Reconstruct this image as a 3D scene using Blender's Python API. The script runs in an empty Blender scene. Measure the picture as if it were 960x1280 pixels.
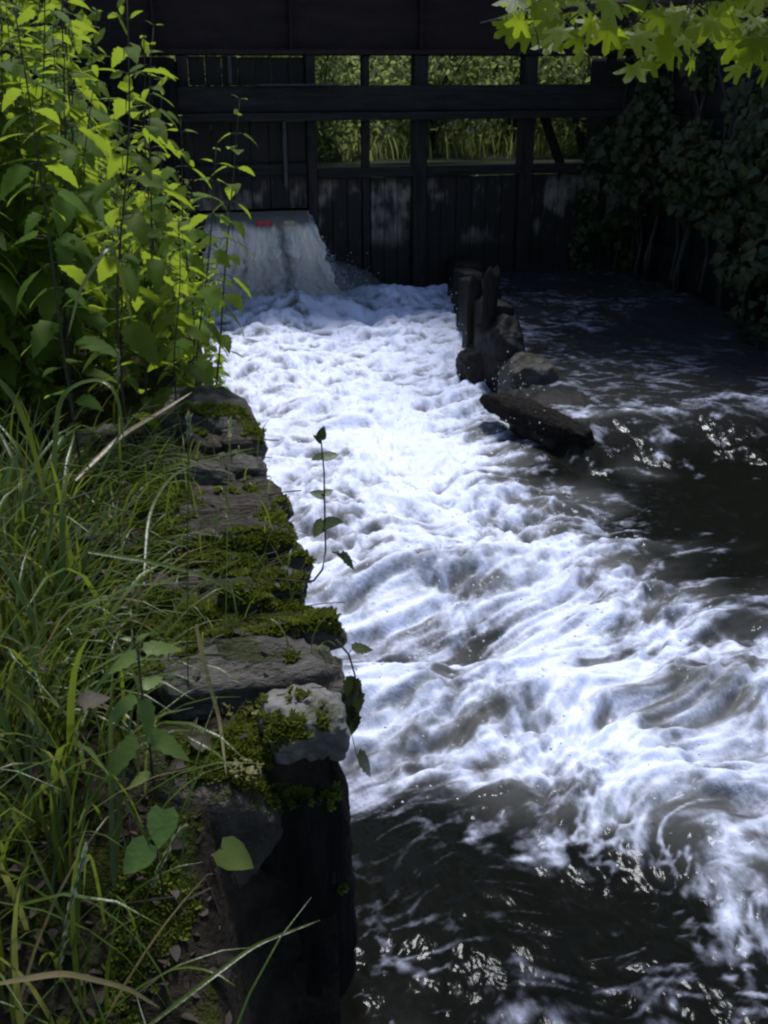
import bpy, math, random
import numpy as np
from mathutils import Vector, Matrix, noise as mnoise
random.seed(11); RNG = np.random.default_rng(11)
S = bpy.context.scene; COL = S.collection
PI = math.pi
# ------------------------------------------------------------------ camera
F, CZ = 1340.0, 2.0
YAW, PIT = math.radians(12.7), math.radians(-22.7)
CF = np.array([math.sin(YAW)*math.cos(PIT), math.cos(YAW)*math.cos(PIT), math.sin(PIT)])
CR = np.array([math.cos(YAW), -math.sin(YAW), 0.0]); CU = np.cross(CR, CF); CP = np.array([0, 0, CZ])
def ray(px, py): return CF + CR*(px-480)/F - CU*(py-640)/F
def at(px, py, z=0.0):
    d = ray(px, py); return CP + d*((z-CZ)/d[2])
def aty(px, py, y):
    d = ray(px, py); return CP + d*(y/d[1])
cam = bpy.data.cameras.new('camera'); co = bpy.data.objects.new('camera', cam); COL.objects.link(co)
cam.sensor_fit = 'VERTICAL'; cam.sensor_height = 24; cam.lens = F/1280*24
cam.clip_start = 0.05; cam.clip_end = 600
co.matrix_world = Matrix(((CR[0], CU[0], -CF[0], 0), (CR[1], CU[1], -CF[1], 0), (CR[2], CU[2], -CF[2], CZ), (0, 0, 0, 1)))
S.camera = co
# ------------------------------------------------------------------ noise
_r = np.random.default_rng(5); _perm = _r.permutation(512).astype(np.int64)
_ga = _r.uniform(0, 2*PI, 512); _gx, _gy = np.cos(_ga), np.sin(_ga)
def pn(x, y, seed=0):
    x = x + seed*17.31; y = y + seed*9.73
    xi = np.floor(x).astype(np.int64); yi = np.floor(y).astype(np.int64); xf = x-xi; yf = y-yi
    u = xf*xf*xf*(xf*(xf*6-15)+10); v = yf*yf*yf*(yf*(yf*6-15)+10)
    def g(i, j, dx, dy):
        h = _perm[(_perm[(xi+i) & 511] + yi + j) & 511]; return _gx[h]*dx + _gy[h]*dy
    a = g(0, 0, xf, yf); b = g(1, 0, xf-1, yf); c = g(0, 1, xf, yf-1); d = g(1, 1, xf-1, yf-1)
    return 1.5*((a+(b-a)*u) + ((c+(d-c)*u) - (a+(b-a)*u))*v)
def fbm(x, y, octv=4, seed=0, gain=.5):
    s = 0; a = 1; f = 1; t = 0
    for i in range(octv):
        s = s + a*pn(x*f, y*f, seed+i*3); t += a; a *= gain; f *= 2.03
    return s/t
def ridge(x, y, octv=3, seed=0):
    s = 0; a = 1; f = 1; t = 0
    for i in range(octv):
        s = s + a*(1-np.abs(pn(x*f, y*f, seed+i*3))*1.6); t += a; a *= .5; f *= 2.05
    return s/t
def ss(a, b, x):
    t = np.clip((x-a)/(b-a), 0, 1); return t*t*(3-2*t)
# ------------------------------------------------------------------ mesh helpers
def mk(name, V, loops, sizes, mat=None, parent=None, smooth=True, attrs=None):
    V = np.asarray(V, np.float32).reshape(-1, 3); loops = np.asarray(loops, np.int32); sizes = np.asarray(sizes, np.int32)
    me = bpy.data.meshes.new(name); me.vertices.add(len(V)); me.vertices.foreach_set('co', V.ravel())
    me.loops.add(len(loops)); me.loops.foreach_set('vertex_index', loops)
    me.polygons.add(len(sizes)); st = np.zeros(len(sizes), np.int32); st[1:] = np.cumsum(sizes)[:-1]
    me.polygons.foreach_set('loop_start', st)
    me.update(calc_edges=True); me.validate()
    if len(me.polygons) == len(sizes):
        me.polygons.foreach_set('use_smooth', np.full(len(sizes), smooth, bool))
    for k, a in (attrs or {}).items():
        at_ = me.attributes.new(k, 'FLOAT', 'POINT'); at_.data.foreach_set('value', np.asarray(a, np.float32))
    if mat: me.materials.append(mat)
    o = bpy.data.objects.new(name, me); COL.objects.link(o)
    if parent: o.parent = parent
    return o
class MB:
    """collects pieces, links them as one mesh"""
    def __init__(s): s.V = []; s.L = []; s.Z = []; s.R = []; s.n = 0
    def add(s, V, loops, sizes, rnd=None):
        V = np.asarray(V, float).reshape(-1, 3); s.V.append(V); s.L.append(np.asarray(loops)+s.n); s.Z.append(np.asarray(sizes))
        s.R.append(np.full(len(V), random.random()) if rnd is None else np.asarray(rnd)); s.n += len(V)
    def addf(s, V, faces, rnd=None): s.add(V, [i for f in faces for i in f], [len(f) for f in faces], rnd)
    def box(s, x0, x1, y0, y1, z0, z1, M=None, jit=0.0, n=1):
        V = np.array([(x, y, z) for z in (z0, z1) for y in (y0, y1) for x in (x0, x1)], float)
        if jit: V += RNG.uniform(-jit, jit, V.shape)
        if M is not None: V = V @ np.array(M.to_3x3()).T + np.array(M.translation)
        s.addf(V, [(0, 2, 3, 1), (4, 5, 7, 6), (0, 1, 5, 4), (2, 6, 7, 3), (0, 4, 6, 2), (1, 3, 7, 5)])
    def tube(s, P, R, sides=8, rnd=None, cap=True):
        P = np.asarray(P, float); n = len(P); R = np.broadcast_to(np.asarray(R, float), (n,))
        T = np.gradient(P, axis=0); T /= np.linalg.norm(T, axis=1)[:, None]+1e-9
        ref = np.array([0.13, .92, .2]) if abs(T[0][2]) > .7 else np.array([0.1, .05, 1.0])
        A = np.cross(T, ref); A /= np.linalg.norm(A, axis=1)[:, None]+1e-9; B = np.cross(T, A)
        an = np.arange(sides)*2*PI/sides
        V = P[:, None] + R[:, None, None]*(A[:, None]*np.cos(an)[None, :, None] + B[:, None]*np.sin(an)[None, :, None])
        f = [(i*sides+j, i*sides+(j+1) % sides, (i+1)*sides+(j+1) % sides, (i+1)*sides+j) for i in range(n-1) for j in range(sides)]
        if cap: f += [tuple(range(sides))[::-1], tuple((n-1)*sides+j for j in range(sides))]
        s.addf(V.reshape(-1, 3), f, rnd)
    def inst(s, T, P, R, sc, rnd=None):
        """template T=(V,faces) at points P with 3x3 matrices R (columns = axes) and scales sc"""
        TV, TF = T; N = len(P); k = len(TV)
        sc = np.asarray(sc, float); sc = sc[:, None, None] if sc.ndim == 1 else sc[:, None, :]
        V = np.einsum('nij,nkj->nki', R, TV[None]*sc) + np.asarray(P)[:, None]
        tl = np.array([i for f in TF for i in f]); tz = np.array([len(f) for f in TF])
        L = (tl[None] + (np.arange(N)*k)[:, None]).ravel()
        r = RNG.random(N) if rnd is None else rnd
        s.add(V.reshape(-1, 3), L, np.tile(tz, N), np.repeat(r, k))
    def build(s, name, mat, parent=None, smooth=True, bevel=0):
        o = mk(name, np.concatenate(s.V), np.concatenate(s.L), np.concatenate(s.Z), mat, parent, smooth, {'rnd': np.concatenate(s.R)})
        if bevel:
            b = o.modifiers.new('bevel', 'BEVEL'); b.width = bevel; b.segments = 2; b.limit_method = 'ANGLE'
        return o
def frames(D, Nn, roll=0):
    """3x3 with Y along D, Z near Nn"""
    D = D/(np.linalg.norm(D, axis=1)[:, None]+1e-9); X = np.cross(D, Nn); X /= np.linalg.norm(X, axis=1)[:, None]+1e-9; Z = np.cross(X, D)
    return np.stack([X, D, Z], axis=2)
def tag(o, label=None, cat=None, group=None, kind=None):
    for k, v in (('label', label), ('category', cat), ('group', group), ('kind', kind)):
        if v: o[k] = v
    return o
def empty(name, loc=(0, 0, 0)):
    o = bpy.data.objects.new(name, None); o.empty_display_size = .1; o.location = loc; COL.objects.link(o); return o
KIDS = {}
def copy_tree(o, kids, loc, rot, sc):
    c = o.copy(); COL.objects.link(c); c.location = loc; c.rotation_euler = rot; c.scale = (sc,)*3
    for k in kids:
        d = k.copy(); COL.objects.link(d); d.parent = c
    return c
# ------------------------------------------------------------------ materials
class NT:
    def __init__(s, name):
        s.m = bpy.data.materials.new(name); s.m.use_nodes = True; s.t = s.m.node_tree; s.t.nodes.clear()
        s.out = s.t.nodes.new('ShaderNodeOutputMaterial')
    def n(s, typ, ins=None, **kw):
        nd = s.t.nodes.new('ShaderNode'+typ)
        for k, v in kw.items(): setattr(nd, k, v)
        for k, v in (ins or {}).items():
            if hasattr(v, 'is_output') or isinstance(v, bpy.types.NodeSocket): s.t.links.new(v, nd.inputs[k])
            else: nd.inputs[k].default_value = v
        return nd
    def noise(s, vec, scale, detail=4, rough=.55, dist=0):
        return s.n('TexNoise', {'Vector': vec, 'Scale': scale, 'Detail': detail, 'Roughness': rough, 'Distortion': dist}).outputs['Fac']
    def math(s, op, a, b=0.0, c=0.0, clamp=False):
        return s.n('Math', {0: a, 1: b, 2: c}, operation=op, use_clamp=clamp).outputs[0]
    def ramp(s, fac, a, b):
        return s.n('MapRange', {'Value': fac, 'From Min': a, 'From Max': b}, interpolation_type='SMOOTHSTEP').outputs['Result']
    def mix(s, fac, a, b):
        nd = s.t.nodes.new('ShaderNodeMix'); nd.data_type = 'RGBA'
        for i, v in ((0, fac), (6, a), (7, b)):
            if isinstance(v, bpy.types.NodeSocket): s.t.links.new(v, nd.inputs[i])
            else: nd.inputs[i].default_value = v if i == 0 else (*v[:3], 1)
        return nd.outputs[2]
    def bump(s, h, strength, dist=.02):
        return s.n('Bump', {'Height': h, 'Strength': strength, 'Distance': dist}).outputs['Normal']
    def done(s, sh): s.t.links.new(sh, s.out.inputs['Surface']); return s.m
def coords(t, sx=1, sy=1, sz=1):
    c = t.n('TexCoord').outputs['Object']
    return t.n('Mapping', {'Vector': c, 'Scale': (sx, sy, sz)}).outputs['Vector']
def surf(name, a, b, scale=6, rough=.8, bump=.5, bd=.02, stretch=(1, 1, 1), moss=0.0, mosscol=(.05, .058, .010), c=None, cth=(.58, .7), spec=.3):
    t = NT(name); v = coords(t, *stretch); v0 = coords(t)
    n1 = t.noise(v, scale, 6, .62, .3); n2 = t.noise(v, scale*5.3, 5, .6)
    col = t.mix(t.ramp(n1, .3, .7), a, b)
    col = t.mix(t.math('MULTIPLY', t.ramp(n2, .45, .75), .45), col, tuple(x*.35 for x in a))
    if c: col = t.mix(t.ramp(t.noise(v0, scale*.45, 3), *cth), col, c)
    h = t.math('ADD', n1, t.math('MULTIPLY', n2, .35))
    if moss > 0:
        nz = t.n('SeparateXYZ', {0: t.n('NewGeometry').outputs['Normal']}).outputs['Z']
        mm = t.noise(v0, 7, 5, .65)
        f = t.ramp(t.math('ADD', t.math('MULTIPLY', nz, .35), mm), 1.0-.55*moss, 1.12-.55*moss)
        fine = t.noise(v0, 160, 3)
        mc = t.mix(t.ramp(fine, .3, .7), tuple(x*.5 for x in mosscol), mosscol)
        col = t.mix(f, col, mc); h = t.math('ADD', h, t.math('MULTIPLY', f, t.math('MULTIPLY', fine, .5)))
    p = t.n('BsdfPrincipled', {'Base Color': col, 'Roughness': rough, 'Specular IOR Level': spec, 'Normal': t.bump(h, bump, bd)})
    return t.done(p.outputs[0])
def leafmat(name, a, b, trans=.45, tcol=None, rough=.42, spec=.35, dead=None):
    t = NT(name); r = t.n('Attribute', attribute_name='rnd').outputs['Fac']
    v = coords(t); n = t.noise(v, 22, 3)
    col = t.mix(r, a, b); col = t.mix(t.math('MULTIPLY', t.ramp(n, .35, .7), .35), col, tuple(x*.45 for x in a))
    if dead: col = t.mix(t.ramp(r, .9, .97), col, dead)
    tc = t.mix(.55, col, tcol or (.22, .30, .02))
    oi = t.n('ObjectInfo').outputs['Random']
    hv = t.n('HueSaturation', {'Hue': t.math('ADD', .485, t.math('MULTIPLY', oi, .03)), 'Value': t.math('ADD', .8, t.math('MULTIPLY', oi, .4)), 'Color': col}).outputs[0]
    p = t.n('BsdfPrincipled', {'Base Color': hv, 'Roughness': rough, 'Specular IOR Level': spec, 'Normal': t.bump(t.noise(v, 130, 2), .25, .004)})
    tr = t.n('BsdfTranslucent', {'Color': tc})
    return t.done(t.n('MixShader', {0: trans, 1: p.outputs[0], 2: tr.outputs[0]}).outputs[0])
M = {}
M['stone'] = surf('weathered_stone', (.055, .047, .038), (.135, .12, .102), 9, .7, 1.0, .05, (1, 2.5, 2.2), moss=.25)
M['stone_pale'] = surf('pale_stone', (.075, .068, .06), (.21, .195, .175), 9, .6, .8, .02, moss=.25, c=(.08, .07, .06))
M['stone_brown'] = surf('brown_slab', (.045, .034, .024), (.125, .098, .072), 9, .65, 1.0, .05, (1, 6, 4), moss=.30)
M['stone_moss'] = surf('mossy_stone', (.04, .032, .024), (.09, .072, .055), 8, .8, 1.0, .05, moss=.55)
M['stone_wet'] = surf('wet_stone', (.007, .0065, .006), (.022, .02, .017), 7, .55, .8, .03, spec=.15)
M['stone_dim'] = surf('dim_wet_stone', (.035, .03, .025), (.075, .066, .056), 8, .5, .9, .04, moss=.3)
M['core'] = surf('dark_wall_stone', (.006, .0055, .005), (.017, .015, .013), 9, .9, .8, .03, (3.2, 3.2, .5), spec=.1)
M['post'] = surf('wet_timber', (.007, .006, .0055), (.024, .021, .018), 8, .9, .9, .02, (4, 4, .6), spec=.08)
M['wood'] = surf('dark_bridge_timber', (.014, .012, .011), (.032, .028, .024), 7, .75, .6, .01, (.5, 4, 4), spec=.2)
M['woodv'] = surf('dark_upright_timber', (.014, .012, .011), (.034, .03, .026), 7, .75, .6, .01, (4, 4, .5), spec=.2)
def boardmat():
    t = NT('sluice_board'); v = coords(t, 6, 6, .5); v0 = coords(t); n1 = t.noise(v, 6, 5, .6); z_ = t.n('SeparateXYZ', {0: v0}).outputs['Z']
    col = t.mix(n1, (.010, .009, .008), (.028, .024, .020))
    worn = t.math('ADD', t.noise(t.n('Mapping', {'Vector': v0, 'Scale': (1.9, 1, 1.3)}).outputs[0], 1.0, 4, .6), t.math('MULTIPLY', t.math('SUBTRACT', n1, .5), .14))
    band = t.math('MULTIPLY', t.ramp(t.math('ADD', z_, t.math('MULTIPLY', worn, .35)), .62, .86), t.ramp(z_, 1.08, .96))
    col = t.mix(t.math('MULTIPLY', t.ramp(worn, .50, .62), t.math('MULTIPLY', band, .9)), col, (.27, .225, .185))
    return t.done(t.n('BsdfPrincipled', {'Base Color': col, 'Roughness': .7, 'Specular IOR Level': .25, 'Normal': t.bump(n1, .7, .012)}).outputs[0])
M['board'] = boardmat()
M['board_pale'] = surf('bleached_board', (.10, .085, .07), (.20, .17, .145), 6, .7, .7, .012, (6, 6, .5))
M['steel'] = surf('rusty_girder_paint', (.012, .007, .007), (.026, .013, .012), 5, .7, .4, .008, (.6, 1, 2), spec=.25)
M['iron'] = surf('grey_iron', (.03, .03, .03), (.07, .068, .065), 14, .5, .4, .004)
M['soil'] = surf('bank_soil', (.014, .011, .008), (.04, .03, .021), 9, .95, 1.0, .04, moss=.42, c=(.03, .034, .012), spec=.1)
M['ground'] = surf('river_ground', (.03, .026, .016), (.05, .055, .022), 2, .95, .6, .05)
M['moss'] = leafmat('moss_tufts', (.06, .07, .010), (.15, .155, .022), .25, rough=.8, spec=.1)
M['grass'] = leafmat('grass_blade', (.05, .085, .014), (.12, .16, .024), .45, (.25, .31, .025), .33, .45, dead=(.22, .17, .08))
M['seed'] = leafmat('grass_seed', (.22, .25, .12), (.34, .36, .2), .3, (.3, .3, .15))
M['nettle'] = leafmat('nettle_leaf', (.07, .13, .018), (.13, .20, .028), .6, (.42, .52, .025), .6, .15)
M['stem'] = surf('nettle_stem', (.045, .032, .022), (.055, .06, .025), 12, .6, .2, .003)
M['lime'] = leafmat('young_leaf', (.14, .22, .045), (.20, .28, .06), .45, (.24, .34, .02), .42, .35)
M['sedum'] = leafmat('sedum_leaf', (.15, .15, .04), (.25, .22, .08), .3, (.3, .24, .06))
M['maple'] = leafmat('maple_leaf', (.09, .145, .012), (.14, .20, .016), .66, (.38, .46, .014), .45, .2)
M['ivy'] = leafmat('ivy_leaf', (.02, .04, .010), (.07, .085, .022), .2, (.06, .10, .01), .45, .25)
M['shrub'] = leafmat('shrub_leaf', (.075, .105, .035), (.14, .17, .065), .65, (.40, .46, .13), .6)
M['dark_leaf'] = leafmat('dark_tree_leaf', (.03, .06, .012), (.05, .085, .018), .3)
M['dead'] = leafmat('dead_leaf', (.035, .026, .018), (.085, .062, .045), .2, (.2, .14, .08), .7)
M['bark'] = surf('bark', (.045, .038, .03), (.09, .08, .065), 9, .9, 1.0, .03, (3, 3, .6))
def plain(name, col, rough=.5):
    t = NT(name); v = coords(t)
    c = t.mix(t.noise(v, 40, 3), tuple(x*.7 for x in col), col)
    return t.done(t.n('BsdfPrincipled', {'Base Color': c, 'Roughness': rough}).outputs[0])
M['red'] = plain('red_plastic', (.55, .05, .05)); M['cream'] = plain('cream_plastic', (.5, .45, .25))
def watermat(name, fall=False):
    t = NT(name); pos = t.n('TexCoord').outputs['Object']
    F_ = t.n('Attribute', attribute_name='foam').outputs['Fac']; A_ = t.n('Attribute', attribute_name='air').outputs['Fac']
    sv = t.n('Mapping', {'Vector': pos, 'Scale': (1, .6, 1) if not fall else (1, 1, .12)}).outputs['Vector']
    n1 = t.noise(sv, 17 if not fall else 30, 6, .62, .5); n2 = t.noise(sv, 70, 4, .6, .3)
    k = t.math('MULTIPLY', F_, t.math('SUBTRACT', 1.15, F_))
    d = t.math('ADD', t.math('MULTIPLY', t.math('SUBTRACT', n1, .5), 2.4), t.math('MULTIPLY', t.math('SUBTRACT', n2, .5), 1.2))
    f = t.ramp(t.math('ADD', F_, t.math('MULTIPLY', d, t.math('MULTIPLY', k, .8))), .08, .96)
    hw = t.math('ADD', t.noise(sv, 10, 3, .55, .8), t.math('MULTIPLY', t.noise(sv, 34, 2, .5, .4), .22))
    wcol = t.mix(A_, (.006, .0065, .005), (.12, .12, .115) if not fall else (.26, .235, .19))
    w = t.n('BsdfPrincipled', {'Base Color': wcol, 'Roughness': t.math('ADD', .07, t.math('MULTIPLY', t.noise(pos, 3.5, 3), .08)), 'IOR': 1.333, 'Specular IOR Level': .055, 'Normal': t.bump(hw, .17, .05)})
    hf = t.math('ADD', n1, t.math('MULTIPLY', n2, .12))
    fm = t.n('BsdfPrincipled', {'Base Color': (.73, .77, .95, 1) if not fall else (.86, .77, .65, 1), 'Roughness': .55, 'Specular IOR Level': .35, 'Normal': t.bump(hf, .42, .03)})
    return t.done(t.n('MixShader', {0: f, 1: w.outputs[0], 2: fm.outputs[0]}).outputs[0])
M['water'] = watermat('river_water'); M['fall'] = watermat('falling_water', True)
t_ = NT('pond_water'); M['pond'] = t_.done(t_.n('BsdfPrincipled', {'Base Color': (.02, .025, .015, 1), 'Roughness': .08, 'IOR': 1.333, 'Normal': t_.bump(t_.noise(coords(t_), 3, 3), .2, .02)}).outputs[0])
M['drop'] = plain('water_drop', (.8, .83, .88), .25)
# ------------------------------------------------------------------ light
SUN_EL, SUN_AZ = math.radians(66), math.radians(18)      # azimuth from +Y towards +X
w = bpy.data.worlds.new('World'); S.world = w; w.use_nodes = True; wt = w.node_tree; wt.nodes.clear()
sky = wt.nodes.new('ShaderNodeTexSky'); sky.sky_type = 'NISHITA'; sky.sun_disc = False; sky.sun_elevation = SUN_EL; sky.sun_rotation = SUN_AZ
bg = wt.nodes.new('ShaderNodeBackground'); bg.inputs['Strength'].default_value = .10
wo = wt.nodes.new('ShaderNodeOutputWorld'); wt.links.new(sky.outputs[0], bg.inputs[0]); wt.links.new(bg.outputs[0], wo.inputs[0])
sl = bpy.data.lights.new('sun', 'SUN'); sl.energy = 2.9; sl.angle = math.radians(9); sl.color = (1, .965, .92)
so = bpy.data.objects.new('sun', sl); COL.objects.link(so)
sd = Vector((math.sin(SUN_AZ)*math.cos(SUN_EL), math.cos(SUN_AZ)*math.cos(SUN_EL), math.sin(SUN_EL)))
so.rotation_euler = sd.to_track_quat('Z', 'Y').to_euler(); so.location = sd*40
vs = S.view_settings; vs.view_transform = 'Standard'; vs.look = 'None'; vs.gamma = 1; vs.exposure = 0.47; vs.use_curve_mapping = False
vs.use_white_balance = True; vs.white_balance_temperature = 6050; vs.white_balance_tint = 11
S.render.filter_size = 1.5
S.cycles.filter_width = 2.3
S.cycles.max_bounces = 8; S.cycles.diffuse_bounces = 3; S.cycles.transmission_bounces = 4; S.cycles.sample_clamp_indirect = 3; S.cycles.sample_clamp_direct = 12
S.cycles.use_denoising = True
S.cycles.caustics_reflective = False; S.cycles.caustics_refractive = False
# ------------------------------------------------------------------ the river
XD_Y, XD_X = [4.9, 5.7, 6.9, 9.9], [2.2, 2.2, 2.3, 2.95]
CP_ = [(260, 400, .9), (350, 400, .9), (450, 400, 1), (540, 400, 1), (450, 370, 1), (540, 370, .95),
 (270, 450, .95), (400, 450, 1), (500, 450, 1), (560, 450, .97), (330, 520, .95), (480, 520, 1), (570, 520, .92), (612, 520, .7),
 (360, 580, .92), (480, 580, 1), (560, 580, .82), (620, 580, .75), (680, 580, .3), (760, 580, .05), (900, 580, .04),
 (390, 640, .85), (500, 640, .97), (600, 640, .78), (700, 640, .6), (760, 640, .4), (850, 640, .1), (940, 640, .05),
 (420, 700, .78), (520, 700, .85), (640, 700, .9), (740, 700, .65), (830, 700, .42), (900, 700, .3), (950, 700, .2),
 (430, 760, .7), (520, 760, .75), (600, 760, .5), (690, 750, .85), (770, 760, .55), (850, 760, .58), (930, 760, .45),
 (440, 820, .55), (500, 830, .8), (580, 820, .52), (660, 820, .68), (740, 820, .78), (830, 820, .62), (900, 820, .5), (950, 820, .55),
 (450, 870, .55), (520, 870, .8), (600, 880, .6), (700, 870, .7), (790, 870, .66), (870, 870, .68), (950, 870, .72),
 (450, 930, .62), (520, 930, .72), (600, 930, .74), (680, 930, .66), (760, 940, .85), (850, 930, .76), (950, 930, .76),
 (460, 980, .36), (540, 980, .45), (620, 980, .6), (700, 980, .55), (800, 980, .68), (900, 980, .66),
 (470, 1030, .1), (560, 1030, .12), (640, 1030, .34), (720, 1030, .42), (800, 1030, .4), (880, 1030, .45), (950, 1030, .5),
 (480, 1090, .08), (600, 1090, .08), (700, 1090, .1), (800, 1090, .12), (880, 1090, .36), (950, 1090, .52),
 (480, 1150, .12), (600, 1150, .1), (700, 1150, .12), (850, 1150, .1), (940, 1150, .45),
 (490, 1220, .26), (600, 1220, .15), (700, 1220, .18), (820, 1220, .24), (940, 1220, .26), (500, 1275, .36), (600, 1275, .26), (750, 1275, .22), (900, 1275, .22)]
CPH = [(700, 400, .12), (850, 400, .03), (670, 430, .3), (760, 440, .12), (900, 440, .1), (700, 490, .17), (800, 490, .12), (900, 490, .15),
 (740, 535, .42), (800, 538, .45), (880, 530, .36), (950, 528, .4), (750, 470, .2), (850, 480, .22), (930, 500, .3), (720, 390, .22)]
KP = np.array([[*at(a, b, 0)[:2], d] for a, b, d in CP_] + [[*at(a, b, .18)[:2], d] for a, b, d in CPH])
def macro(X, Y):
    Yc = np.maximum(Y, .6); u = X/Yc*2.2; v = np.log(Yc)*1.9
    ku = KP[:, 0]/KP[:, 1]*2.2; kv = np.log(KP[:, 1])*1.9
    num = np.zeros_like(X); den = np.full_like(X, 1e-9); nw = np.zeros_like(X); dw = np.full_like(X, 1e-9)
    for a, b, d in zip(ku, kv, KP[:, 2]):
        q = (u-a)**2+(v-b)**2
        wgt = np.exp(-q/(2*.085**2)); num += wgt*d; den += wgt
        wgt = 1/(q+.004)**2; nw += wgt*d; dw += wgt                # beyond the known patches the nearest ones carry on
    t = ss(.02, .25, den)
    far = nw/dw*ss(4.4, 3.0, X-.12*Y) + .06
    return np.where(Y < 1.0, .15, (num/den)*t + far*(1-t))
def steps(a, b, f):
    o = [a]
    while o[-1] < b: o.append(o[-1]+f(o[-1]))
    return np.array(o)
xs = np.concatenate([[-.6], steps(.0, 4.7, lambda x: .0055 if x < 1.6 else (.008 if x < 2.6 else .014))])
ys = np.concatenate([np.linspace(-12, .9, 40), steps(1.0, 10.0, lambda y: .0045+.0011*y+.00022*y*y)])
GX, GY = np.meshgrid(xs, ys)
def river(GX, GY):
    m = macro(GX, GY)
    sd_ = ss(-.08, .04, GX-np.interp(GY, XD_Y, XD_X))*ss(4.9, 5.6, GY); m = m*(1-sd_)+np.minimum(m, .56*ss(8.8, 6.6, GY)+.12)*sd_
    m = m+.40*sd_*np.exp(-((GY-5.45-.14*pn(GX*2.1, GX*0+.5, 5))/.055)**2)
    wx = fbm(GX*1.5, GY*1.1, 2, 40)*.24; wy = fbm(GX*1.5, GY*1.1, 2, 60)*.24
    turn = ss(4.6, 2.0, GY)*.6                              # the flow swings to the right as it leaves the race
    c, s = np.cos(turn), np.sin(turn)
    px = GX+wx; py = GY+wy
    a = (px*c+py*s)*.80; b = (-px*s+py*c)*.92
    n = .74*fbm(a*3.2, b*3.4, 5, 1, .58) + .36*(ridge(a*5.8, b*5.4, 3, 9)-.62) + .30*fbm(a*13+.3*wx, b*12, 3, 21, .6)
    rip = .75*(ridge(GX*4.2+GY*.9+wx*2.2+2*wy, GY*7.0-GX*1.6+wy*3, 3, 81)-.62) + .8*fbm(GX*6.5+GY*1.2+wx*3, GY*9-GX*2.4+wy*4, 4, 85, .62)
    up = ss(2.9, 4.6, GY); n = n*(1-.62*up) + rip*.62*up
    glare = np.exp(-((GX-1.42)/.26)**2-((GY-5.6)/.75)**2); m = m+.10*fbm(GX*2.2+wx, GY*3.2, 3, 95)*up  # bright glare spot on the race, painted in as whiter foam
    foam = m*(.92-.20*up) + .42*glare + n*.80*np.clip(4.5*m*(1.3-m), .06, 1.05)
    foam = ss(.10, .95, foam)
    # thin foam streaks painting sky reflections on the dark pool
    st = ridge((GX*.8+GY*.5+wx*1.5)*5, (GY-.3*GX+wy*1.2)*11, 3, 33)+.35*fbm(GX*2.5, GY*2.2, 2, 39)
    foam = np.maximum(foam, ss(.55, 1.0, st)*np.clip(m*1.7, 0, .5)*ss(3.0, 2.2, GY))
    s2 = ridge(GX*4.2+wx, GY*8+GX*2.5+wy*2, 3, 43)+.4*fbm(GX*2, GY*2, 2, 47)
    foam = np.maximum(foam, ss(.42, 1.0, s2)*np.clip(m*2.2, .10, .46)*sd_)
    air = np.maximum(ss(.22, .85, m+.25*fbm(a*2, b*2, 3, 70)), .22*sd_)  # air raised in the right channel to paint its grey sheen
    turb = ss(.05, .8, m)*(1-.72*sd_)
    xd = np.interp(GY, XD_Y, XD_X)
    side = ss(-.06, .06, GX-xd)
    h = .17*side*ss(4.75, 5.45, GY+.18*fbm(GX*1.6, GY*.3, 2, 90))
    h = h + turb*(.10*fbm(a*1.5, b*1.5, 3, 2) + .075*(np.abs(pn(a*3.3, b*3.3, 4))-.3) + (.045-.022*up)*(np.abs(pn(a*7.5, b*7.0, 6))-.3) + (.020-.014*up)*(np.abs(pn(a*15, b*13, 16))-.3) + .012*fbm(a*20, b*15, 2, 8) + up*.014*(rip-.1))
    h = h + (1-turb)*(.024*fbm(GX*3+wx, GY*2.4+wy, 3, 12) + .009*fbm(GX*9+2*wx, GY*7+2*wy, 3, 14))
    # standing wave crest, trough and the U shaped roller
    g = lambda x, y, sx, sy: np.exp(-((GX-x)/sx)**2-((GY-y)/sy)**2)
    h = h + .10*g(1.25, 3.95, .55, .18) - .10*g(1.1, 3.4, .45, .22) + .07*g(1.35, 3.0, .5, .16) - .06*g(.6, 2.7, .3, .25) + .05*g(.55, 3.15, .3, .12)
    h = h + .17*g(1.15, 9.12, .75, .28) + .10*g(2.3, 9.5, .5, .4)
    h = h + .03*foam*turb
    wall = ss(.36, .30, GX)*ss(1.2, 1.6, GY)
    return foam, air, h-.02*wall
foam, air, hz = river(GX, GY)
ny, nx = GX.shape
V = np.stack([GX, GY, hz], -1).reshape(-1, 3)
i0 = (np.arange(ny-1)[:, None]*nx+np.arange(nx-1)[None]).ravel()
Lq = np.stack([i0, i0+1, i0+nx+1, i0+nx], 1)
tag(mk('water', V, Lq.ravel(), np.full(len(Lq), 4), M['water'], None, True, {'foam': foam.ravel(), 'air': air.ravel()}), kind='structure')
# water behind the sluice
pw = MB(); pw.addf([(-1, 10.15, .78), (6, 10.15, .78), (7, 34, .78), (-3, 34, .78)], [(0, 1, 2, 3)])
tag(pw.build('millpond_water', M['pond']), kind='structure')
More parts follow.
